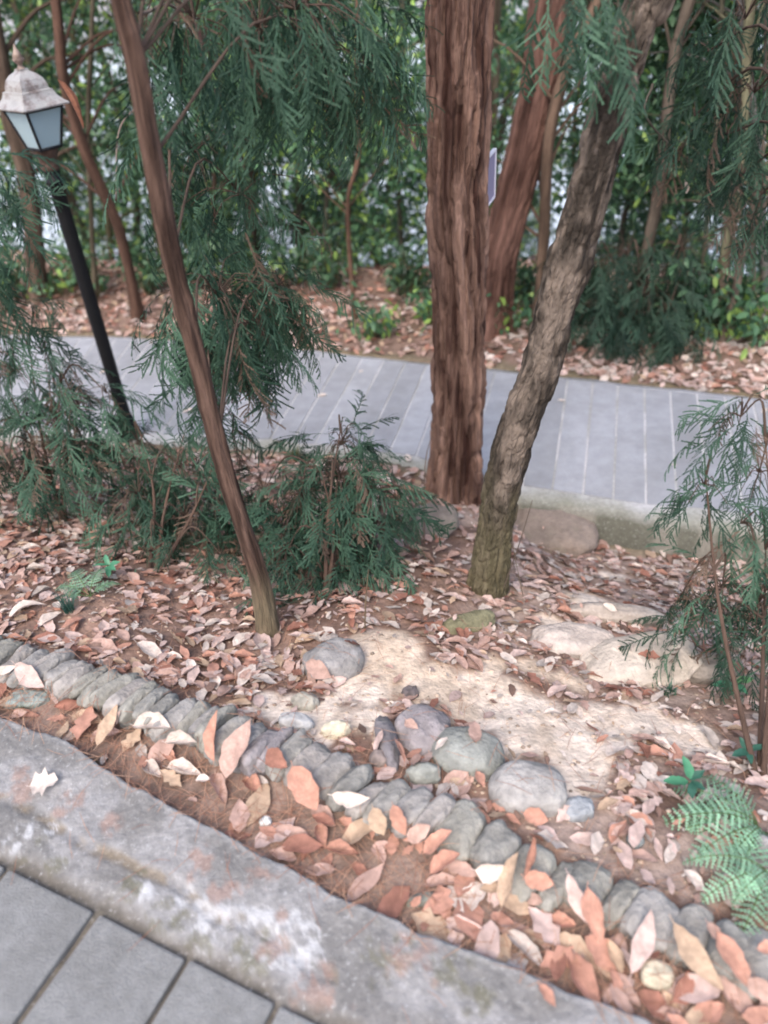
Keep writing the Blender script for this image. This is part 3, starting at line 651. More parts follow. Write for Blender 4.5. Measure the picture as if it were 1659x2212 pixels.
BGT = [
 ([(300, 690), (258, 500), (185, 330), (140, 180), (120, 0)], 26, (.13, .075, .055), 'reddish trunk rising behind the lamp post'),
 ([(85, 650), (60, 400), (22, 250), (-5, 100)], 44, (.14, .10, .075), 'thick dark trunk at the left edge behind the lantern'),
 ([(366, 640), (350, 540), (335, 400), (310, 200), (300, 0)], 26, (.16, .085, .06), 'brown trunk partly hidden directly behind the slender cedar'),
 ([(545, 590), (535, 350), (525, 200), (520, 0)], 28, (.10, .075, .06), 'dark trunk rising behind the hanging middle boughs'),
 ([(650, 580), (646, 400), (642, 250), (640, 0)], 22, (.14, .14, .11), 'grey-green trunk in the middle of the far wood'),
 ([(766, 690), (756, 560), (752, 430), (775, 330), (770, 200), (772, 0)], 11, (.17, .10, .07), 'thin brown stem left of the thick cedar on the far bank'),
 ([(1155, 730), (1172, 560), (1186, 300), (1235, 120), (1290, 0)], 27, (.18, .12, .085), 'straight brown trunk between the second cedar and the leaning trunk'),
 ([(1365, 670), (1412, 470), (1440, 250), (1462, 100), (1490, 0)], 28, (.15, .12, .095), 'leaning grey-brown trunk behind the dark bush'),
 ([(1540, 700), (1568, 540), (1590, 430), (1610, 200), (1620, 0)], 25, (.20, .19, .12), 'olive trunk left of the thin bent stem at right'),
 ([(1558, 740), (1592, 610), (1614, 500), (1630, 430), (1680, 350)], 19, (.18, .14, .11), 'thin bent grey-brown stem standing in leaves at right'),
 ([(1468, 590), (1482, 480), (1500, 300), (1520, 0)], 14, (.15, .11, .08), 'thin stem under the pale hanging leaf'),
 ([(870, 600), (862, 400), (865, 200), (870, 0)], 12, (.13, .12, .09), 'thin grey stem just left of the thick cedar'),
 ([(425, 600), (412, 400), (438, 200), (430, 0)], 16, (.16, .12, .09), 'thin brown stem right of the slender cedar'),
 ([(1652, 660), (1642, 400), (1600, 0)], 20, (.17, .16, .15), 'grey stem near the right edge of the far wood'),
 ([(250, 640), (225, 430), (170, 200), (150, 0)], 15, (.2, .17, .10), 'thin yellowish stem behind the lantern'),
 ([(205, 655), (198, 480), (190, 300), (200, 0)], 12, (.12, .10, .07), 'thin dark stem between the lamp post and the reddish trunk'),
 ([(470, 610), (462, 420), (475, 200), (480, 0)], 10, (.13, .09, .07), 'very thin stem rising right behind the middle boughs'),
 ([(700, 600), (705, 450), (715, 250), (712, 0)], 12, (.13, .12, .09), 'thin grey stem between the grey-green trunk and the thin brown stem'),
 ([(1240, 640), (1250, 500), (1240, 300), (1262, 100), (1270, 0)], 10, (.16, .12, .08), 'slim stem seen just behind the leaning rough trunk'),
 ([(1335, 600), (1352, 450), (1400, 280), (1432, 0)], 14, (.12, .10, .08), 'dark slim stem right of the leaning rough trunk'),
 ([(1425, 600), (1450, 480), (1475, 420), (1530, 200)], 9, (.10, .085, .06), 'dark bent sapling behind the bush'),
 ([(1510, 660), (1525, 500), (1545, 300), (1560, 0)], 11, (.15, .14, .10), 'pale olive sapling left of the olive trunk'),
 ([(1625, 690), (1632, 500), (1650, 300), (1655, 0)], 9, (.13, .11, .09), 'slim dark sapling at the far right of the wood'),
 ([(812, 600), (828, 480), (850, 330), (860, 100)], 8, (.17, .09, .06), 'very thin reddish sapling in front of the pale water'),
]
for q, (lp, wpx, col, lab) in enumerate(BGT):
    if lp[0][1] > 640: b_ = at(*lp[0]); Yb = b_.y
    else:
        Yb = float(y3(onz(lp[0][0], lp[0][1], PZ).x))+random.uniform(1.7, 3.0)
    p = [ony(a, b, Yb) for a, b in lp]
    if lp[0][1] <= 640: p = [Vector((p[0].x, Yb, float(H(p[0].x, Yb))-.05))]+p
    p.append(p[-1]+(p[-1]-p[-2]).normalized()*1.5)
    tt = (p[1]-Vector((0, 0, EYE))).dot(_f); r = wpx/2*tt/FPX
    wood_tree('woodland_tree', lab, 'tree', p, r, col, True, [2200, 3200][q % 2], .06, 'trees on the far bank', [1., .8, 1.3][q % 3], [.08, .03, .2][q % 3], nb=12, spread=.8)
SIDE = ['far left', 'left', 'centre left', 'centre', 'centre right', 'right', 'far right']
dist_n = 0
for row, (Yr, n) in enumerate(((8.0, 7), (10.3, 7), (13.0, 7))):
    for k in range(n):
        X_ = (k-(n-1)/2)*Yr*.175+random.uniform(-.3, .3)+(.35 if row % 2 else 0); z0 = float(H(X_, Yr)); z0 = max(z0, -4.3)
        br = random.uniform(.75, 1.35)
        p = [Vector((X_, Yr, z0-.1)), Vector((X_+random.uniform(-.2, .2), Yr, z0+1.6)), Vector((X_+random.uniform(-.5, .5), Yr+.2, z0+3.2)), Vector((X_+random.uniform(-.8, .8), Yr, z0+6))]
        wood_tree('shoreline_tree', f'leafy tree by the water, {SIDE[k]} of the {["nearest", "middle", "farthest"][row]} row', 'tree', p, random.uniform(.05, .09), (.15, .12, .09), True, 5600, .082, 'trees along the lake shore', br*.8, [.18, .35, .25][k % 3], nb=16, spread=1.25)

# bushes and plants on the far bank
def leafy_bush(px, py, r, h, n, label, size=.07, bright=1.2, name='bush', yel=.25, nst=9):
    b_ = at(px, py); t = empty(name, b_, label, 'bush'); wb, fb = MB(), MB(); P = []
    for k in range(nst):
        az = random.uniform(0, 6.28); e = np.array(b_)+np.array([math.cos(az)*r*random.uniform(.2, 1), math.sin(az)*r*random.uniform(.2, 1), h*random.uniform(.5, 1)])
        C = tube(wb, [b_-Vector((0, 0, .02)), (np.array(b_)+e)/2+np.array([0, 0, h*.15]), e], [.006, .004, .002], 5, 8, (.13, .12, .07))
        for _ in range(n//nst): P.append(C[random.randrange(2, 8)]+RNG.normal(0, .05, 3))
    wb.build('stem', M_bark3, t); broad(fb, np.array(P), size, bright, yel); fb.build('leaves', M_green, t); return t
leafy_bush(810, 730, .22, .22, 160, 'low green leafy plant on the far bank left of the thick cedar')
leafy_bush(130, 640, .3, .3, 200, 'low green bush on the far bank behind the lamp post')
leafy_bush(1110, 715, .2, .22, 140, 'small bright green plant beside the second cedar')
leafy_bush(1620, 740, .3, .35, 260, 'leafy green bush at the right edge of the far bank')
leafy_bush(560, 640, .3, .35, 200, 'green bush behind the hanging middle boughs', bright=.9)
leafy_bush(930, 700, .2, .25, 90, 'small pale plant just left of the thick cedar trunk', bright=1.6)
leafy_bush(1500, 725, .2, .2, 120, 'low green plant at the foot of the dark bush', bright=.9)
for q_, (px_q, py_q, lab_) in enumerate([(40, 650, 'dark undergrowth bush on the crest at the far left'), (215, 640, 'dark undergrowth bush left of the reddish trunk'), (430, 628, 'dark undergrowth bush on the crest right of the slender cedar'), (520, 622, 'dark undergrowth bush beneath the dark trunk'),
        (640, 618, 'dark undergrowth bush at the foot of the grey-green trunk'), (720, 628, 'low undergrowth bush left of the thin brown stem'), (880, 640, 'undergrowth bush on the crest just left of the thick cedar'), (1130, 655, 'undergrowth bush on the crest between the second cedar and the straight trunk'),
        (1240, 680, 'dark undergrowth bush behind the leaning rough trunk'), (1480, 690, 'undergrowth bush right behind the dark blue-green bush'), (1580, 690, 'undergrowth bush between the olive trunk and the bent stem'), (320, 640, 'undergrowth bush behind the slender cedar stem')]):
    leafy_bush(px_q, py_q, random.uniform(.25, .38), random.uniform(.25, .45), random.randint(260, 380), lab_, size=.065, bright=random.uniform(.6, .95), yel=.05, name='undergrowth_bush')
bb = at(1390, 745); t_ = empty('dark_bush', bb, 'dense dark blue-green bush on the leaf heap beyond the path', 'bush'); mb = MB(); A_ = []
for k in range(8):
    e = Vector(bb)+Vector((random.uniform(-.35, .35), random.uniform(-.1, .3), random.uniform(.3, .6))); C = tube(mb, [bb+Vector((0, .12, 0)), (Vector(bb)+e)/2+Vector((0, .12, .06)), e+Vector((0, .1, 0))], [.008, .005, .003], 6, 8, (.06, .045, .035)); A_.append(tuple(C[6]))
mb.build('stem', M_bark3, t_)
clumps(t_, A_, [((bb.x+a, bb.y+.08+b, bb.z+c), (.2, .2, .16), 42) for a, b, c in ((-.3, 0, .25), (0, 0, .3), (.28, 0, .3), (-.15, -.05, .15), (.2, -.05, .15), (-.12, .1, .5), (.2, .1, .5), (-.32, .1, .45), (.1, -.1, .2))], 1, 1.0, .6, dead=.02, dk=DKG*.7, lt=LTG*.6)

# ---------------------------------------------------------------- lamp
lb = Vector((-1.378, 3.745, float(H(-1.378, 3.745))-.02))
lamp = empty('street_lamp', lb, 'black garden lamp post with a square lantern under a weathered brass roof', 'street lamp')
def loft4(mb, prof, col, seg=4, rot=math.pi/4+.12, cx=lb.x, cy=lb.y, sharp=True):
    V = [(cx+r*math.cos(rot+2*math.pi*k/seg), cy+r*math.sin(rot+2*math.pi*k/seg), z) for r, z in prof for k in range(seg)]
    F = [[i*seg+k, i*seg+(k+1) % seg, (i+1)*seg+(k+1) % seg, (i+1)*seg+k] for i in range(len(prof)-1) for k in range(seg)]
    mb.add(V, F, col)
z0 = lb.z; zl = .88; ROT = -math.pi/2+.10
mb = MB(); loft4(mb, [(.001, z0), (.075, z0), (.078, z0+.05), (.05, z0+.09), (.043, z0+.2), (.034, z0+.24), (.033, .6), (.033, .74), (.040, .745), (.040, .76), (.033, .765), (.036, .80)], (.006, .0065, .008), 24); mb.build('post', M_metal, lamp)
mb = MB(); loft4(mb, [(.036, .80), (.045, .81), (.036, .825), (.040, .85), (.055, .875), (.058, .889)], (.07, .045, .035), 24); mb.build('collar', M_metal, lamp)
frame = MB(); gl = MB(); zb, zt, rb_, rt_ = .895, 1.052, .072, .122
loft4(frame, [(.001, zb-.006), (rb_+.006, zb-.006), (rb_+.006, zb+.006), (rb_-.006, zb+.006)], (.015, .015, .018), 4, ROT)
loft4(frame, [(rt_-.008, zt-.006), (rt_+.006, zt-.006), (rt_+.006, zt+.006), (rt_-.008, zt+.006), (rt_-.008, zt-.006)], (.015, .015, .018), 4, ROT)
for k in range(4):
    a = ROT+k*math.pi/2; p0 = Vector((lb.x+rb_*math.cos(a), lb.y+rb_*math.sin(a), zb)); p1 = Vector((lb.x+rt_*math.cos(a), lb.y+rt_*math.sin(a), zt))
    tube(frame, [p0, p1], [.006, .006], 6, 3, (.015, .015, .018))
frame_o = frame.build('lantern_frame', M_metal, lamp)
for k in range(4):
    gl = MB(); a, b = ROT+k*math.pi/2, ROT+(k+1)*math.pi/2; q = .985; V = []
    for s_ in (q, q-.03):
        V += [(lb.x+rb_*s_*math.cos(a), lb.y+rb_*s_*math.sin(a), zb+.004), (lb.x+rb_*s_*math.cos(b), lb.y+rb_*s_*math.sin(b), zb+.004), (lb.x+rt_*s_*math.cos(b), lb.y+rt_*s_*math.sin(b), zt-.004), (lb.x+rt_*s_*math.cos(a), lb.y+rt_*s_*math.sin(a), zt-.004)]
    gl.add(V, [[0, 1, 2, 3], [7, 6, 5, 4], [0, 4, 5, 1], [1, 5, 6, 2], [2, 6, 7, 3], [3, 7, 4, 0]]); gl.build('glass_pane', M_glass, frame_o, smooth=False, origin=lb)
mb = MB(); V, F = ICO[3]; V = V*np.array([.024, .024, .04])+np.array([lb.x, lb.y, .985]); mb.add(V, F, (.8, .82, .85))
loft4(mb, [(.015, .90), (.015, .95), (.02, .955), (.001, .956)], (.6, .6, .62), 12); mb.build('bulb', M_board, lamp)
mb = MB(); loft4(mb, [(0.13, zt+0.0085), (0.156, zt+0.004), (0.158, zt+0.01), (0.134, zt+0.024), (0.115, zt+0.041), (0.105, zt+0.058), (0.104, zt+0.065), (0.09, zt+0.068), (0.088, zt+0.085), (0.076, zt+0.108), (0.054, zt+0.126), (0.034, zt+0.135), (0.028, zt+0.139), (0.028, zt+0.146), (0.001, zt+0.148)], (.37, .365, .36), 4, ROT)
roof_o = mb.build('roof', M_roof, lamp, smooth=False)
mb = MB(); loft4(mb, [(.02, zt+.145), (.010, zt+.155), (.010, zt+.162), (.021, zt+.172), (.025, zt+.181), (.019, zt+.187), (.022, zt+.189), (.013, zt+.205), (.006, zt+.222), (.001, zt+.236)], (.34, .25, .20), 16); mb.build('finial', M_roof, roof_o, origin=lb)

# ---------------------------------------------------------------- board nailed on the thick cedar
sp = ony(1046, 392, Y2+.02); sb = empty('tree_sign', sp, 'small lilac board fixed edge-on to the right side of the thick cedar', 'sign')
dx = Vector((.36, .93, 0)).normalized(); nrm2 = Vector((dx.y, -dx.x, 0))
mb = MB(); c0 = sp+dx*.055+nrm2*.012; box(mb, tuple(c0), .115, .008, .165, math.atan2(dx.y, dx.x), (.30, .27, .40), .001); mb.build('board', M_board, sb, smooth=False)
mb = MB()  # pale strips paint in the light caught on the board's edges
for zz, ww in ((.085, .125), (-.085, .125)): box(mb, tuple(c0+Vector((0, 0, zz))), ww, .014, .008, math.atan2(dx.y, dx.x), (.75, .74, .82), .001)
box(mb, tuple(c0+dx*.0605), .008, .014, .162, math.atan2(dx.y, dx.x), (.75, .74, .82), .001); mb.build('painted_lit_edge', M_board, sb, smooth=False)

# ---------------------------------------------------------------- fallen leaves
def leaf(L, W, A, bend, lobed=0, seed=0, nu=9, nv=5, petiole=True, crink=.05):
    r = random.Random(seed); V = []; F = []
    ph = r.random()*9
    for i in range(nu+1):
        t = i/nu; wd = W/2*max(.03, math.sin(math.pi*min(1, t**.85))**.75)
        wd *= 1+.10*math.sin(t*11+ph)+.07*math.sin(t*23+2*ph)
        if lobed: wd *= 1+.38*math.sin(t*19+ph)
        b = bend*(t-.5); zc = -abs(bend)*.5*L*((t-.5)**2-.25)*(1 if bend > 0 else -1)
        for j in range(nv):
            u = (j/(nv-1)*2-1)
            if A > .01: R_ = wd/A; y = R_*math.sin(u*A); z = R_*(1-math.cos(u*A))
            else: y = wd*u; z = 0
            z += crink*W*math.sin(t*9+u*3+ph)*.5*abs(u)+.02*W*abs(u); V.append((L*(t-.5), y+.06*L*math.sin(t*2.6+ph), zc+z))
    for i in range(nu):
        for j in range(nv-1): F.append([i*nv+j, i*nv+j+1, (i+1)*nv+j+1, (i+1)*nv+j])
    if petiole:
        n = len(V); y0 = V[nv//2][1]; z0_ = V[nv//2][2]; V += [(-L*.5, y0-.0008, z0_), (-L*.5, y0+.0008, z0_), (-L*.62, y0+.004, z0_+.003), (-L*.62, y0+.0025, z0_+.003)]; F.append([n, n+1, n+2, n+3])
    return np.array(V), np.array(F)
CLR = {'pale pink': (.54, .41, .37), 'cream': (.64, .55, .49), 'orange': (.47, .255, .19), 'rust': (.31, .15, .11), 'tan': (.46, .335, .24), 'pinkish': (.46, .31, .26), 'grey-beige': (.48, .42, .38), 'brown': (.23, .15, .12)}
def leaf_world(px, py, lpx, ang_, frac=.5):
    a = math.radians(ang_); p = at(px, py, surf); dx_, dy_ = math.cos(a)*lpx/2, -math.sin(a)*lpx/2
    t = (Vector(p)-Vector((0, 0, EYE))).dot(_f)
    q0, q1 = [Vector(onz(px+s_*dx_, py+s_*dy_, p.z)) for s_ in (-1, 1)]
    return p, q1-q0
def place_leaf(o, p, d, tilt, lift):
    x = d.normalized(); s_ = .03; gxv = float(surf(p.x+s_, p.y)-surf(p.x-s_, p.y))/(2*s_); gyv = float(surf(p.x, p.y+s_)-surf(p.x, p.y-s_))/(2*s_)
    gxv = max(-.7, min(.7, gxv)); gyv = max(-.7, min(.7, gyv)); n = Vector((-gxv+tilt[0], -gyv+tilt[1], 1)).normalized()
    y = n.cross(x).normalized(); x = y.cross(n); o.matrix_world = Matrix(((x.x, y.x, n.x, p.x), (x.y, y.y, n.y, p.y), (x.z, y.z, n.z, p.z+lift), (0, 0, 0, 1)))
HL = """520 1632 120 .46 62 pinkish-tan .5 .3;470 1598 92 .4 82 orange 1 .4;245 1597 88 .34 58 tan .5 .3;80 1490 64 .5 -25 pale-pink .4 .5;18 1463 66 .3 8 cream .6 .2;340 1602 78 .4 -12 cream 1.6 .3;
402 1636 74 .36 -5 cream 1.8 .2;333 1672 52 .45 -28 cream 1.8 .3;400 1672 82 .34 -8 cream 1.8 .3;372 1640 34 .6 -65 orange 1 .5;268 1578 32 .5 40 pale-pink .8 .3;212 1592 44 .55 48 pinkish-tan .6 .4;
310 1628 34 .6 -80 grey-beige .7 .3;535 1466 62 .46 66 cream .5 .2;62 1330 90 .4 25 cream .9 1.6;110 1345 60 .5 40 cream .9 .8;555 1742 105 .48 66 tan .4 .3;478 1712 72 .34 -78 pinkish-tan 1.8 .3;
548 1704 54 .45 -32 orange 1.6 .3;663 1735 92 .6 -62 orange .5 .5;700 1772 64 .6 -30 pinkish-tan .5 .3;762 1744 84 .36 -6 cream 1.7 .2;740 1844 72 .36 -6 orange 1.7 .4;696 1814 56 .4 -66 orange 1.7 .3;
636 1812 92 .34 -20 pinkish-tan .9 .3;603 1650 52 .7 -40 rust .6 .7;863 1788 62 .6 -60 orange .5 .4;906 1812 62 .6 10 pinkish-tan .4 .3;820 1800 56 .75 -55 tan .5 .6;820 1848 46 .6 -70 pinkish-tan .6 .3;
946 1846 76 .52 18 orange .8 .4;963 1890 74 .36 28 orange 1.4 .3;955 1915 80 .4 10 pinkish-tan 1 .3;1020 1947 88 .56 32 cream .5 .35;1062 1893 74 .4 -8 cream 1.2 .6;1100 1925 112 .38 66 tan .8 .3;
1141 1858 84 .2 80 orange 1.9 .1;1160 1934 66 .7 -20 orange .7 .6;1133 2056 116 .28 -50 grey-beige 1.7 .2;1247 1958 112 .38 -60 pale-pink .6 .3;1278 2004 112 .44 -76 orange .7 .5;1213 1996 62 .45 -14 orange 1.6 .2;
1243 2064 72 .42 -82 pinkish-tan .9 .3;1297 2088 112 .42 -48 tan .4 .3;1350 2137 104 .38 -52 pinkish-tan .5 .3;1375 2062 130 .34 80 pale-pink .6 .2;1328 2058 84 .55 78 pinkish-tan .4 .4;1497 2092 175 .34 -48 tan .4 .25;
1575 2086 134 .46 -58 orange .6 .3;1588 2172 132 .4 -44 pinkish-tan .5 .3;1466 2140 74 .65 58 rust .8 .5;1415 2175 92 .62 -28 rust .6 .6;1526 2190 74 .6 30 orange .8 .5;1640 2150 84 .7 -38 pinkish-tan .5 .4;
1650 2062 44 .7 20 orange .8 .3;1156 1778 56 .72 -14 orange .7 .2;1108 1773 42 .5 -32 orange 1 .3;1354 1743 44 .64 -40 orange 1 .4;1382 1788 62 .46 -46 orange 1.2 .4;1420 1842 58 .32 -66 pale-pink .8 .2;
1037 1702 38 .6 -60 orange .8 .4;1272 1712 64 .25 -12 brown .8 .2;993 1708 52 .6 -78 cream .5 .3;865 1644 46 .44 -62 orange .9 .3;890 1575 32 .7 -40 pinkish-tan .9 .2;100 1700 62 .9 12 cream .5 .4;
1192 1545 38 .5 5 cream .9 .4;1188 1440 40 .45 75 cream .6 .3;1410 1640 70 .3 3 orange 1.3 .2;1530 1600 62 .4 -65 grey-beige .6 .3;1120 1420 44 .5 40 pale-pink .8 .3;570 1400 60 .5 -60 pale-pink .8 .4;
225 1410 70 .5 -20 pinkish-tan .8 .5;330 1415 74 .4 -22 cream .8 .6;690 1460 60 .6 -20 pinkish-tan .6 .4;1300 1600 34 .4 30 orange .8 .2;60 1545 60 .3 -12 orange .8 .3;190 1560 70 .5 -8 tan .6 .3;
1180 2160 60 .5 -50 orange .8 .3;1262 2125 50 .5 -40 rust .8 .4;1440 2195 60 .5 20 pinkish-tan .8 .3;1620 1980 50 .5 60 brown .8 .3;1540 2030 60 .5 -50 pinkish-tan .8 .4;1030 2010 50 .5 -40 rust .8 .4;900 1960 30 .7 40 orange .9 .3;780 1885 50 .5 -30 rust .7 .3"""
LMK = {'grey rounded boulder': at(722, 1430), 'largest round stone': at(1142, 1697), 'fern': at(1550, 1800), 'slender cedar': b1, 'leaning trunk': b3, 'thick cedar trunk': b2, 'grass tuft': at(150, 1320),
       'purplish flat stone': at(915, 1570), 'long pale slab': at(1390, 1425), 'lilac edging cobble': at(575, 1620), 'cream stone': at(1419, 2108), 'lamp post': lb, 'second cedar': b4, 'far dark bush': bb, 'first edging cobble': at(30, 1420)}
LEAVES = []
def shape_word(A, b): return 'rolled' if A > 1.3 else 'curled' if (A > .75 or b > .6) else 'flat'
for k, r_ in enumerate(HL.replace('\n', '').split(';')):
    f = r_.split(); px, py, lp, ratio, an = [float(q) for q in f[:5]]; cn = f[5].replace('pinkish-tan', 'pinkish').replace('-', ' ').replace('grey beige', 'grey-beige'); A, bd = float(f[6]), float(f[7])
    p, d = leaf_world(px, py, lp, an); L_ = d.length
    V, F = leaf(L_, L_*ratio*(1 if A < 1.2 else 1.9), A, bd, lobed=(px == 100), seed=k, crink=.05)
    mb = MB(); c = np.array(CLR[cn])*random.uniform(.9, 1.1); vc = lerp(c*.88, c*1.08, ss(-.25, .25, fbm(V[:, 0]*60, V[:, 1]*60, k))); mb.add(V, F, vc)
    o = mb.build('fallen_leaf', M_leaf, origin=(0, 0, 0)); flip = math.cos(math.radians(an))
    t5 = np.linspace(-.5, .5, 7); qx, qy = p.x+d.x*t5, p.y+d.y*t5; zc_ = np.asarray(surf(qx, qy), float)
    sl_ = float(np.polyfit(t5, zc_, 1)[0])*.6; dd_ = Vector((d.x, d.y, sl_)); sd_ = Vector((-d.y, d.x, 0)).normalized()*L_*ratio*.4
    zl_, zr_ = float(surf(p.x+sd_.x, p.y+sd_.y)), float(surf(p.x-sd_.x, p.y-sd_.y)); sd3 = Vector((sd_.x*2, sd_.y*2, max(-.03, min(.03, zl_-zr_))))
    xx_ = dd_.normalized(); nn_ = xx_.cross(sd3).normalized(); nn_ = -nn_ if nn_.z < 0 else nn_
    nn_ = (nn_+Vector((random.uniform(-.08, .08), random.uniform(-.15, .03), 0))).normalized(); yy_ = nn_.cross(xx_).normalized(); xx_ = yy_.cross(nn_)
    base_z = max(float(np.max(zc_-sl_*t5)), (zl_+zr_)/2)+(.016 if float(np.max(zc_-H(qx, qy))) > .012 else .005); base_z = min(base_z, p.z+.06)
    o.matrix_world = Matrix(((xx_.x, yy_.x, nn_.x, p.x), (xx_.y, yy_.y, nn_.y, p.y), (xx_.z, yy_.z, nn_.z, base_z), (0, 0, 0, 1)))
    LEAVES.append((o, cn, shape_word(A, bd), p))
# scattered litter: candidates over slope, gutter and far bank
TPL = [leaf(1, random.uniform(.34, .58)*(1 if A < 1.2 else 1.6), A, b, lobed=(q in (3, 9)), seed=100+q, nu=7, nv=5, crink=.13) for q, (A, b) in enumerate([(.15, .1), (.35, .2), (.6, .2), (.2, .35), (1.5, .3), (.1, -.15), (.4, .5), (.2, -.2), (.9, .3), (.3, .3), (.1, .2), (.5, .1)])]
TW = [shape_word(A, b) for (A, b) in [(.15, .1), (.35, .2), (.6, .2), (.2, .35), (1.5, .3), (.1, -.15), (.4, .5), (.2, -.2), (.9, .3), (.3, .3), (.1, .2), (.5, .1)]]
def cand(n, x0, x1, ylo, yhi, size, dens):
    x = RNG.uniform(x0, x1, n); t = RNG.random(n); a, b = ylo(x), yhi(x); y = a+(b-a)*t; keep = RNG.random(n) < dens(x, y, t)
    return x[keep], y[keep], size*RNG.uniform(.6, 1.35, keep.sum())
near_d = lambda x, y, t: (1-.93*sandmask(x, y))*(.35+.65*ss(-.08, .1, fbm(x*3, y*3, 41)))*(1-.55*(1-ss(.0, .35, np.hypot(x-b1.x+.35, (y-b1.y)))))
S1 = cand(12500, -2.6, 2.2, lambda x: y1(x)+.07, lambda x: y2(x)-.02, .056, near_d)
S2 = cand(230, -1.7, 1.0, lambda x: yc(x)+.02, lambda x: y1(x)-.05, .07, lambda x, y, t: .45+.55*ss(-.9, .2, x))
S3 = cand(15000, -4.2, 4.2, lambda x: y3(x)+.03, lambda x: y3(x)+1.9, .068, lambda x, y, t: np.clip(.62+.38*ss(.6, 1.3, x), 0, 1))
S4 = cand(26, -3, 2.2, lambda x: y2(x)+.1, lambda x: y3(x)-.05, .05, lambda x, y, t: t*0+.8)
X_ = np.concatenate([S1[0], S2[0], S3[0], S4[0]]); Y_ = np.concatenate([S1[1], S2[1], S3[1], S4[1]]); Z_ = np.concatenate([S1[2], S2[2], S3[2], S4[2]])
S5 = cand(7000, -2.6, 2.2, lambda x: y1(x)+.06, lambda x: y2(x)-.02, .024, lambda x, y, t: 1-.8*sandmask(x, y))
X_, Y_, Z_ = [np.concatenate([a_, b_]) for a_, b_ in zip((X_, Y_, Z_), S5)]
zone = np.concatenate([np.full(len(q[0]), k) for k, q in zip((0, 1, 2, 3, 0), (S1, S2, S3, S4, S5))])
on_stone = (zone < 2) & (surf(X_, Y_) > H(X_, Y_)+.008) & (RNG.random(len(X_)) > .06)
X_, Y_, Z_, zone = X_[~on_stone], Y_[~on_stone], Z_[~on_stone]*np.exp(RNG.normal(-.03, .26, (~on_stone).sum())), zone[~on_stone]
Z_ = np.minimum(Z_, np.where(zone == 1, .11, .075))
ZZ = surf(X_, Y_); e_ = .03
NX = -(surf(X_+e_, Y_)-surf(X_-e_, Y_))/(2*e_); NY = -(surf(X_, Y_+e_)-surf(X_, Y_-e_))/(2*e_)
n = len(X_); NX = np.clip(NX, -.7, .7)+RNG.normal(0, .15, n); NY = np.clip(NY, -.7, .7)+RNG.normal(0, .15, n)
on_slab = zone == 3; NX[on_slab] *= .1; NY[on_slab] *= .1
Nn = np.stack([NX, NY, np.ones(n)], -1); Nn /= np.linalg.norm(Nn, axis=1)[:, None]; az = RNG.uniform(0, 2*math.pi, n)
Xa = np.stack([np.cos(az), np.sin(az), np.zeros(n)], -1); Ya = np.cross(Nn, Xa); Ya /= np.linalg.norm(Ya, axis=1)[:, None]; Xa = np.cross(Ya, Nn)
RM = np.stack([Xa, Ya, Nn], -1); pos = np.stack([X_, Y_, ZZ+.004+.014*RNG.random(n)*(zone != 3)], -1)
MM = np.concatenate([RM*Z_[:, None, None], pos[:, :, None]], 2)
ty = RNG.integers(0, len(TPL), n); names = list(CLR); pr = np.array([.27, .12, .11, .08, .08, .22, .06, .06]); pr /= pr.sum(); ci = RNG.choice(len(names), n, p=pr)
pr2 = np.array([.30, .18, .07, .05, .05, .21, .08, .06]); pr2 /= pr2.sum(); far_ = (zone == 2) | ((zone == 0) & (X_ > .3)); ci[far_] = RNG.choice(len(names), far_.sum(), p=pr2); ci[zone == 3] = 1
pr3 = np.array([.16, .05, .32, .10, .10, .24, .02, .01]); pr3 /= pr3.sum(); ci[zone == 1] = RNG.choice(len(names), (zone == 1).sum(), p=pr3)
bkL = (zone == 2) & (X_ < .8); ci[bkL] = RNG.choice(len(names), bkL.sum(), p=[.14, .06, .09, .16, .08, .25, .04, .18])  # browner leaf mix on the bank's left: canopy shade put into the pigment
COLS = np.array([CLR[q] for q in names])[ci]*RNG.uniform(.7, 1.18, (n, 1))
sx, sy, sz_ = proj(pos); szpx = Z_*FPX/sz_; inf = (sx > 15) & (sx < 1645) & (sy > 15) & (sy < 2200)
hid = ((sx > 0) & (sx < 900) & (sy < 1260) & (sy > 600)) | (sx > 1430) & (sy > 850) & (sy < 1450)
scr = np.where(inf & ~hid, szpx, 0); scr[(zone == 3) & inf] += 200
NIND = 300-len(LEAVES)-4; top = np.argsort(-scr)[:NIND]; ismain = np.zeros(n, bool); ismain[top] = True
lit_ = MB()
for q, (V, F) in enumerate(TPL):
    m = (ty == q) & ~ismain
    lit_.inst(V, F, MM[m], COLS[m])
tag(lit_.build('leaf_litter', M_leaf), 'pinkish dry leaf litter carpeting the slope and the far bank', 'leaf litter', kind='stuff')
cache = {}
for k in top:
    key = (int(ty[k]), int(ci[k]))
    if key not in cache:
        V, F = TPL[key[0]]; mb = MB(); c = np.array(CLR[names[key[1]]]); mb.add(V, F, lerp(c*.86, c*1.1, ss(-.25, .25, fbm(V[:, 0]*4, V[:, 1]*4, key[0]))), bk=V*.06); o = mb.build('fallen_leaf', M_leaf, origin=(0, 0, 0)); cache[key] = o
    else: o = cache[key].copy(); COL.objects.link(o)
    Mx = MM[k]; o.matrix_world = Matrix([list(r) for r in Mx]+[[0, 0, 0, 1]])
    LEAVES.append((o, names[ci[k]], TW[ty[k]], Vector(pos[k])))
cnt = {}
for o, cn, sh, p in LEAVES:
    lm = min(LMK, key=lambda q: (LMK[q]-p).length); side = 'left' if p.x < LMK[lm].x-.02 else 'right'
    cnt.setdefault((cn, sh, lm, side), []).append(((LMK[lm]-p).length, o))
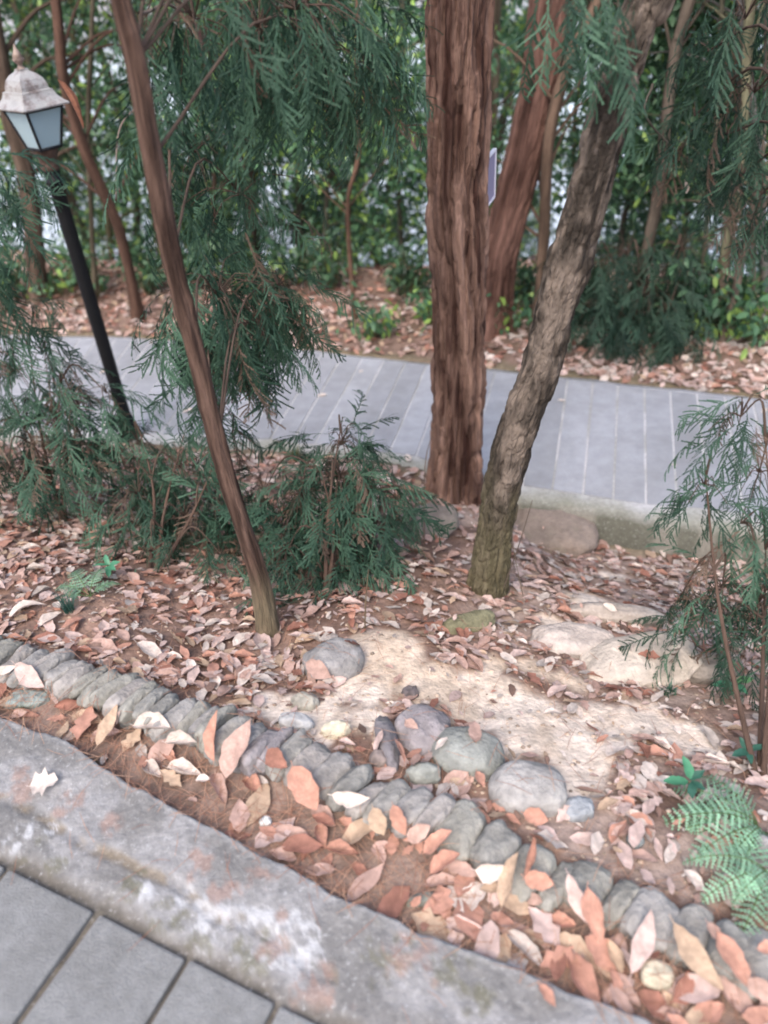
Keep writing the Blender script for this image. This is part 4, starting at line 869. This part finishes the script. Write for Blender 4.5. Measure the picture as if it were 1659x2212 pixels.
for (cn, sh, lm, side), l in cnt.items():
    l.sort(key=lambda q: q[0])
    for q, (_, o) in enumerate(l):
        pre = '' if q == 0 else ordinal(q)+' '
        tag(o, f'{cn} {sh} dry leaf, {pre}nearest of its kind {side} of the {lm}', 'fallen leaf', 'fallen leaves on the ground')

# pine needles: thin reddish threads in gutter, joints and on the near slope
def needles(n, fx, z=.004):
    P = fx(n); m = len(P); a = RNG.uniform(0, math.pi, m); L_ = RNG.uniform(.04, .10, m)
    z_ = surf(P[:, 0], P[:, 1])+z+RNG.random(m)*.01; d = np.stack([np.cos(a)*L_/2, np.sin(a)*L_/2], -1)
    V = np.zeros((m, 6, 3)); off = np.stack([-np.sin(a), np.cos(a)], -1)*.0007
    for i_, (s_, w_) in enumerate(((-1, .6), (0, 1), (1, .4))):
        for j_, g_ in enumerate((-1, 1)):
            q = P+d*s_+off*w_*g_+(off*4*(1-abs(s_)))*np.sign(np.sin(a*7))[:, None]
            V[:, i_*2+j_, :2] = q; V[:, i_*2+j_, 2] = z_+(.003 if s_ == 0 else 0)
    F = (np.array([[0, 1, 3, 2], [2, 3, 5, 4]])[None]+(np.arange(m)*6)[:, None, None]).reshape(-1, 4)
    t = RNG.random(m)[:, None, None]; c = np.array((.26, .12, .08))*(1-t)+np.array((.50, .31, .21))*t
    return V.reshape(-1, 3), F, np.repeat(c, 6, 1).reshape(-1, 3)
def gutpts(n): x = RNG.uniform(-1.5, .95, n); t = RNG.random(n)**1.3; return np.stack([x, yc(x)-.01+(y1(x)-.04-yc(x))*t], -1)
def slopepts(n): x = RNG.uniform(-1.5, 1.3, n); t = RNG.random(n)**1.6; return np.stack([x, y1(x)+.05+.9*t], -1)
def pavpts(n): x = RNG.uniform(-1.2, .7, n); t = RNG.random(n)**2; return np.stack([x, yc(x)-.01-.35*t], -1)
nm = MB(); nm.add(*needles(1700, gutpts)); nm.add(*needles(900, slopepts)); nm.add(*needles(60, pavpts, .008))
tag(nm.build('pine_needles', M_leaf), 'reddish fallen pine needles in the gutter and on the near slope', 'pine needles', kind='stuff')
# small grit and crumbs
gr = MB(); V, F = ICO[2]; P = slopepts(1500); P = P[surf(P[:, 0], P[:, 1]) < H(P[:, 0], P[:, 1])+.005]; m = len(P); zz = surf(P[:, 0], P[:, 1]); ssz = RNG.uniform(.002, .008, m)
Mg = np.zeros((m, 3, 4)); Mg[:, 0, 0] = ssz; Mg[:, 1, 1] = ssz*RNG.uniform(.6, 1, m); Mg[:, 2, 2] = ssz*.6; Mg[:, :, 3] = np.stack([P[:, 0], P[:, 1], zz], -1)
Vi, Fi = icos(1); gr.inst(Vi, Fi, Mg, np.array([(.42, .33, .26)])*RNG.uniform(.5, 1.4, (m, 1))); tag(gr.build('gravel', M_stone), 'small brown grit scattered on the sandy soil', 'gravel', kind='stuff')

# ---------------------------------------------------------------- small plants
def fern(base, label, fr, name='fern'):
    t = empty(name, base, label, 'fern')
    for az, L_, el, k_ in fr:
        mb = MB(); d = Vector((math.cos(az), math.sin(az), 0)); N_ = 17; P = []; p = Vector(base); e = el
        for i in range(N_+1):
            P.append(p.copy()); e -= (el+.55)/N_*1.25; p = p+(d*math.cos(e)+Vector((0, 0, math.sin(e))))*L_/N_
        tube(mb, P[::3]+[P[-1]], [.0018, .0008], 4, 14, (.12, .20, .07)); side = Vector((-d.y, d.x, 0))
        for i in range(4, N_+1):
            f_ = i/N_; wl = L_*.2*math.sin(min(1, (1-f_)*1.25+.06)*math.pi/2)*(1 if f_ > .25 else .7)
            T_ = (P[i]-P[i-1]).normalized(); nn = side.cross(T_)
            for sg in (-1, 1):
                cp = random.uniform(.7, 1.25); q = P[i]; dr = (side*sg*.93+T_*.36+Vector((0, 0, random.uniform(-.3, .05)))).normalized(); m_ = max(3, int(wl/.006))
                for s_ in range(m_):
                    g0, g1 = q+dr*wl*s_/m_, q+dr*wl*(s_+1.1)/m_; ww = .0058*(1-s_/m_*.8); cperp = dr.cross(nn).normalized()
                    for sd in (-1, 1):
                        tip = (g0+g1)/2+cperp*sd*ww+dr*.002; c = np.array((.30, .52, .34))*cp*k_; mb.add([list(g0), list(g1), list(tip)], [[0, 1, 2]], c)
        mb.build('frond', M_green, t)
    return t
fb_ = at(1640, 1800)
fern(fb_+Vector((0, 0, .01)), 'light green feathery fern spreading at the lower right corner', [(2.85, .2, 1.35, .8), (3.5, .26, 1.15, 1.05), (3.95, .25, .95, .8), (4.4, .27, 1.0, 1.1), (4.85, .24, .8, .85), (3.05, .28, 1.15, 1.1), (2.55, .24, 1.1, .7), (2.1, .2, 1.1, .6), (5.3, .2, .8, 1), (3.75, .17, 1.45, 1.25)])
fern(at(1650, 1900)+Vector((0, 0, .03)), 'lower fern clump with fronds drooping over the edging at the right edge', [(3.45, .2, 1.0, 1.1), (4.0, .22, .8, .8), (4.5, .2, .7, 1.1), (2.95, .2, 1.1, .85), (3.7, .15, 1.25, 1.2)], 'fern')
fern(at(1560, 1790)+Vector((0, 0, .005)), 'smaller fern tuft growing left of the large fern', [(3.2, .13, .9, 1), (2.6, .12, 1.1, .9), (3.9, .14, .8, 1), (4.5, .15, .7, 1.1), (5.2, .13, .8, 1)], 'small_fern')
fern(at(195, 1290), 'small green fern above the grass tuft at left', [(2.8, .16, 1., .6), (2.2, .18, 1.1, .6), (3.3, .14, .8, .6), (1.4, .16, 1.1, .6), (.6, .12, .9, .6)], 'small_fern')
def seedling(base, label, lv, h, stemc=(.2, .15, .08), size=.05):
    t = empty('seedling', base, label, 'seedling'); mb = MB(); top_ = Vector(base)+Vector((0, 0, h)); tube(mb, [Vector(base), top_], [.002, .0015], 5, 5, stemc); mb.build('stem', M_bark3, t)
    for az, el, s_, c in lv:
        V, F = leaf(size*s_, size*s_*.48, .35, .4, seed=int(az*10), petiole=False); mb = MB(); mb.add(V+np.array([size*s_*.55, 0, 0]), F, c); o = mb.build('leaf', M_green, origin=(0, 0, 0)); o.parent = t
        o.location = (0, 0, h); o.rotation_euler = (random.uniform(-.3, .3), -el, az)
    return t
TL = (.08, .27, .15); TD = (.04, .13, .09)
seedling(at(1478, 1725), 'seedling with four glossy teal-green leaves at the upper left of the fern', [(3.1, .1, 1.15, TL), (1.75, .8, 1.1, TL), (.4, .5, .8, TD), (4.6, -.1, .8, TD), (5.6, 0, .7, TD)], .07, size=.052)
seedling(at(1610, 1650), 'dark teal seedling beside the thin stem at the right edge', [(3.3, .1, 1, TD), (2.0, .3, .8, TD), (4.4, 0, .7, TD), (.3, .3, .8, TD)], .05, size=.05)
seedling(at(1580, 1500), 'broad-leaved green seedling under the right conifer', [(3.2, 0, 1.2, TL), (.2, .1, 1, (.14, .32, .14)), (5.2, 0, .8, TL)], .05, size=.055)
seedling(at(1095, 1255), 'tiny green sprig at the foot of the leaning trunk', [(.9, 1, .8, (.14, .2, .05)), (2.2, .8, .6, (.14, .2, .05))], .03, size=.03)
seedling(at(245, 1250), 'green seedling with narrow leaves behind the grass tuft', [(3.3, .2, 1., TL), (1.9, .6, .8, TL), (4.8, -.3, .9, TL), (.2, .2, .8, TL), (5.6, 0, .8, TL)], .06, size=.05)
def tuft(base, label, n, h, col, name='grass_tuft', bw=.0016):
    mb = MB()
    for k in range(n):
        az = random.uniform(0, 6.28); l = h*random.uniform(.6, 1.1); lean = random.uniform(.15, .8); b0 = Vector(base)+Vector((random.gauss(0, .008), random.gauss(0, .008), -.003)); d = Vector((math.cos(az), math.sin(az), 0)); s_ = Vector((-d.y, d.x, 0))*bw; V = []
        for i in range(5): f_ = i/4; c = b0+d*lean*l*f_*f_+Vector((0, 0, l*f_*(1-.25*lean*f_))); V += [list(c-s_*(1-f_*.9)), list(c+s_*(1-f_*.9))]
        mb.add(V, [[2*i, 2*i+1, 2*i+3, 2*i+2] for i in range(4)], np.array(col)*random.uniform(.7, 1.3))
    return tag(mb.build(name, M_green, origin=base), label, 'grass')
tuft(at(152, 1325), 'spiky blue-green grass tuft in the leaves at left above the edging', 80, .10, (.05, .13, .10))
tuft(at(1445, 1500), 'small dark green tuft right below the long pale slab', 46, .05, (.05, .12, .08), 'weed_tuft', .0025)
tuft(at(52, 1535), 'short olive moss grass at the far left of the gutter', 50, .03, (.14, .15, .06), 'moss_tuft')
tuft(at(640, 1000), 'low olive herb tuft on the near edge of the path', 90, .09, (.12, .13, .05), 'weed_tuft', .004)
tuft(at(215, 1650), 'thin moss and grass strip where gutter meets concrete, left', 50, .022, (.14, .14, .06), 'moss_tuft')

# ---------------------------------------------------------------- twigs, hanging dead leaves
def twig(pts, r, col, label):
    mb = MB(); tube(mb, pts, [r, r*.8, r*.4], 6, 24, col); base = pts[0]
    return tag(mb.build('dead_twig', M_bark3, origin=base), label, 'twig')
twig([at(1080, 1290), ony(1120, 1180, b3.y-.05), ony(1150, 1080, b3.y-.1)], .0022, (.13, .10, .08), 'thin dark upright twig in front of the big boulder')
twig([at(1130, 1290), ony(1105, 1150, b3.y), ony(1112, 1000, b3.y)], .0014, (.15, .12, .08), 'very thin straight stem right of the leaning trunk')
twig([at(916, 1190), ony(918, 1010, b2.y-.2), ony(935, 930, b2.y-.12)], .003, (.16, .11, .08), 'thin vine hanging along the left side of the thick cedar')
twig([at(788, 1365), ony(790, 1300, at(788, 1365).y), ony(796, 1230, at(788, 1365).y)], .003, (.16, .12, .08), 'short stick standing upright in the leaves left of the sand')
twig([at(190, 1140), ony(215, 1080, 2.7), ony(235, 1010, 2.75)], .003, (.20, .11, .07), 'reddish slanting twig below the left young conifer')
twig([ony(300, 28, 2.0), ony(400, 45, 2.4), ony(520, 350, 2.8)], .004, (.22, .17, .14), 'long bare grey twig arching beside the hanging top boughs')
twig([ony(350, 200, 3.2), ony(262, 270, 3.1), ony(250, 420, 3.0)], .004, (.24, .19, .16), 'bare grey twig hooking down beside the lantern')
twig([ony(1410, 180, 3), ony(1400, 260, 3), ony(1520, 380, 3.2)], .005, (.10, .09, .075), 'dark curved branch hanging at the upper right')
def hang(px, py, Y, L_, ratio, col, label, A=1.4):
    p = ony(px, py, Y); V, F = leaf(L_, L_*ratio, A, .3, seed=int(px)); mb = MB(); mb.add(V, F, col); o = mb.build('hanging_leaf', M_leaf, origin=(0, 0, 0)); o.location = p; o.rotation_euler = (random.uniform(-.5, .5), 1.3, .4)
    return tag(o, label, 'dead leaf')
hang(152, 225, 3.0, .16, .4, (.25, .11, .07), 'long brown dead leaf hanging right of the lantern roof')
hang(1480, 404, 3.0, .05, .8, (.62, .50, .42), 'pale dead leaf caught in the foliage at upper right', .4)
hang(425, 75, 2.4, .07, .5, (.10, .05, .05), 'dark dead leaf hanging near the top of the slender cedar')
hang(470, 205, 2.6, .04, .6, (.10, .06, .05), 'small dark dead leaf below the bare twig')
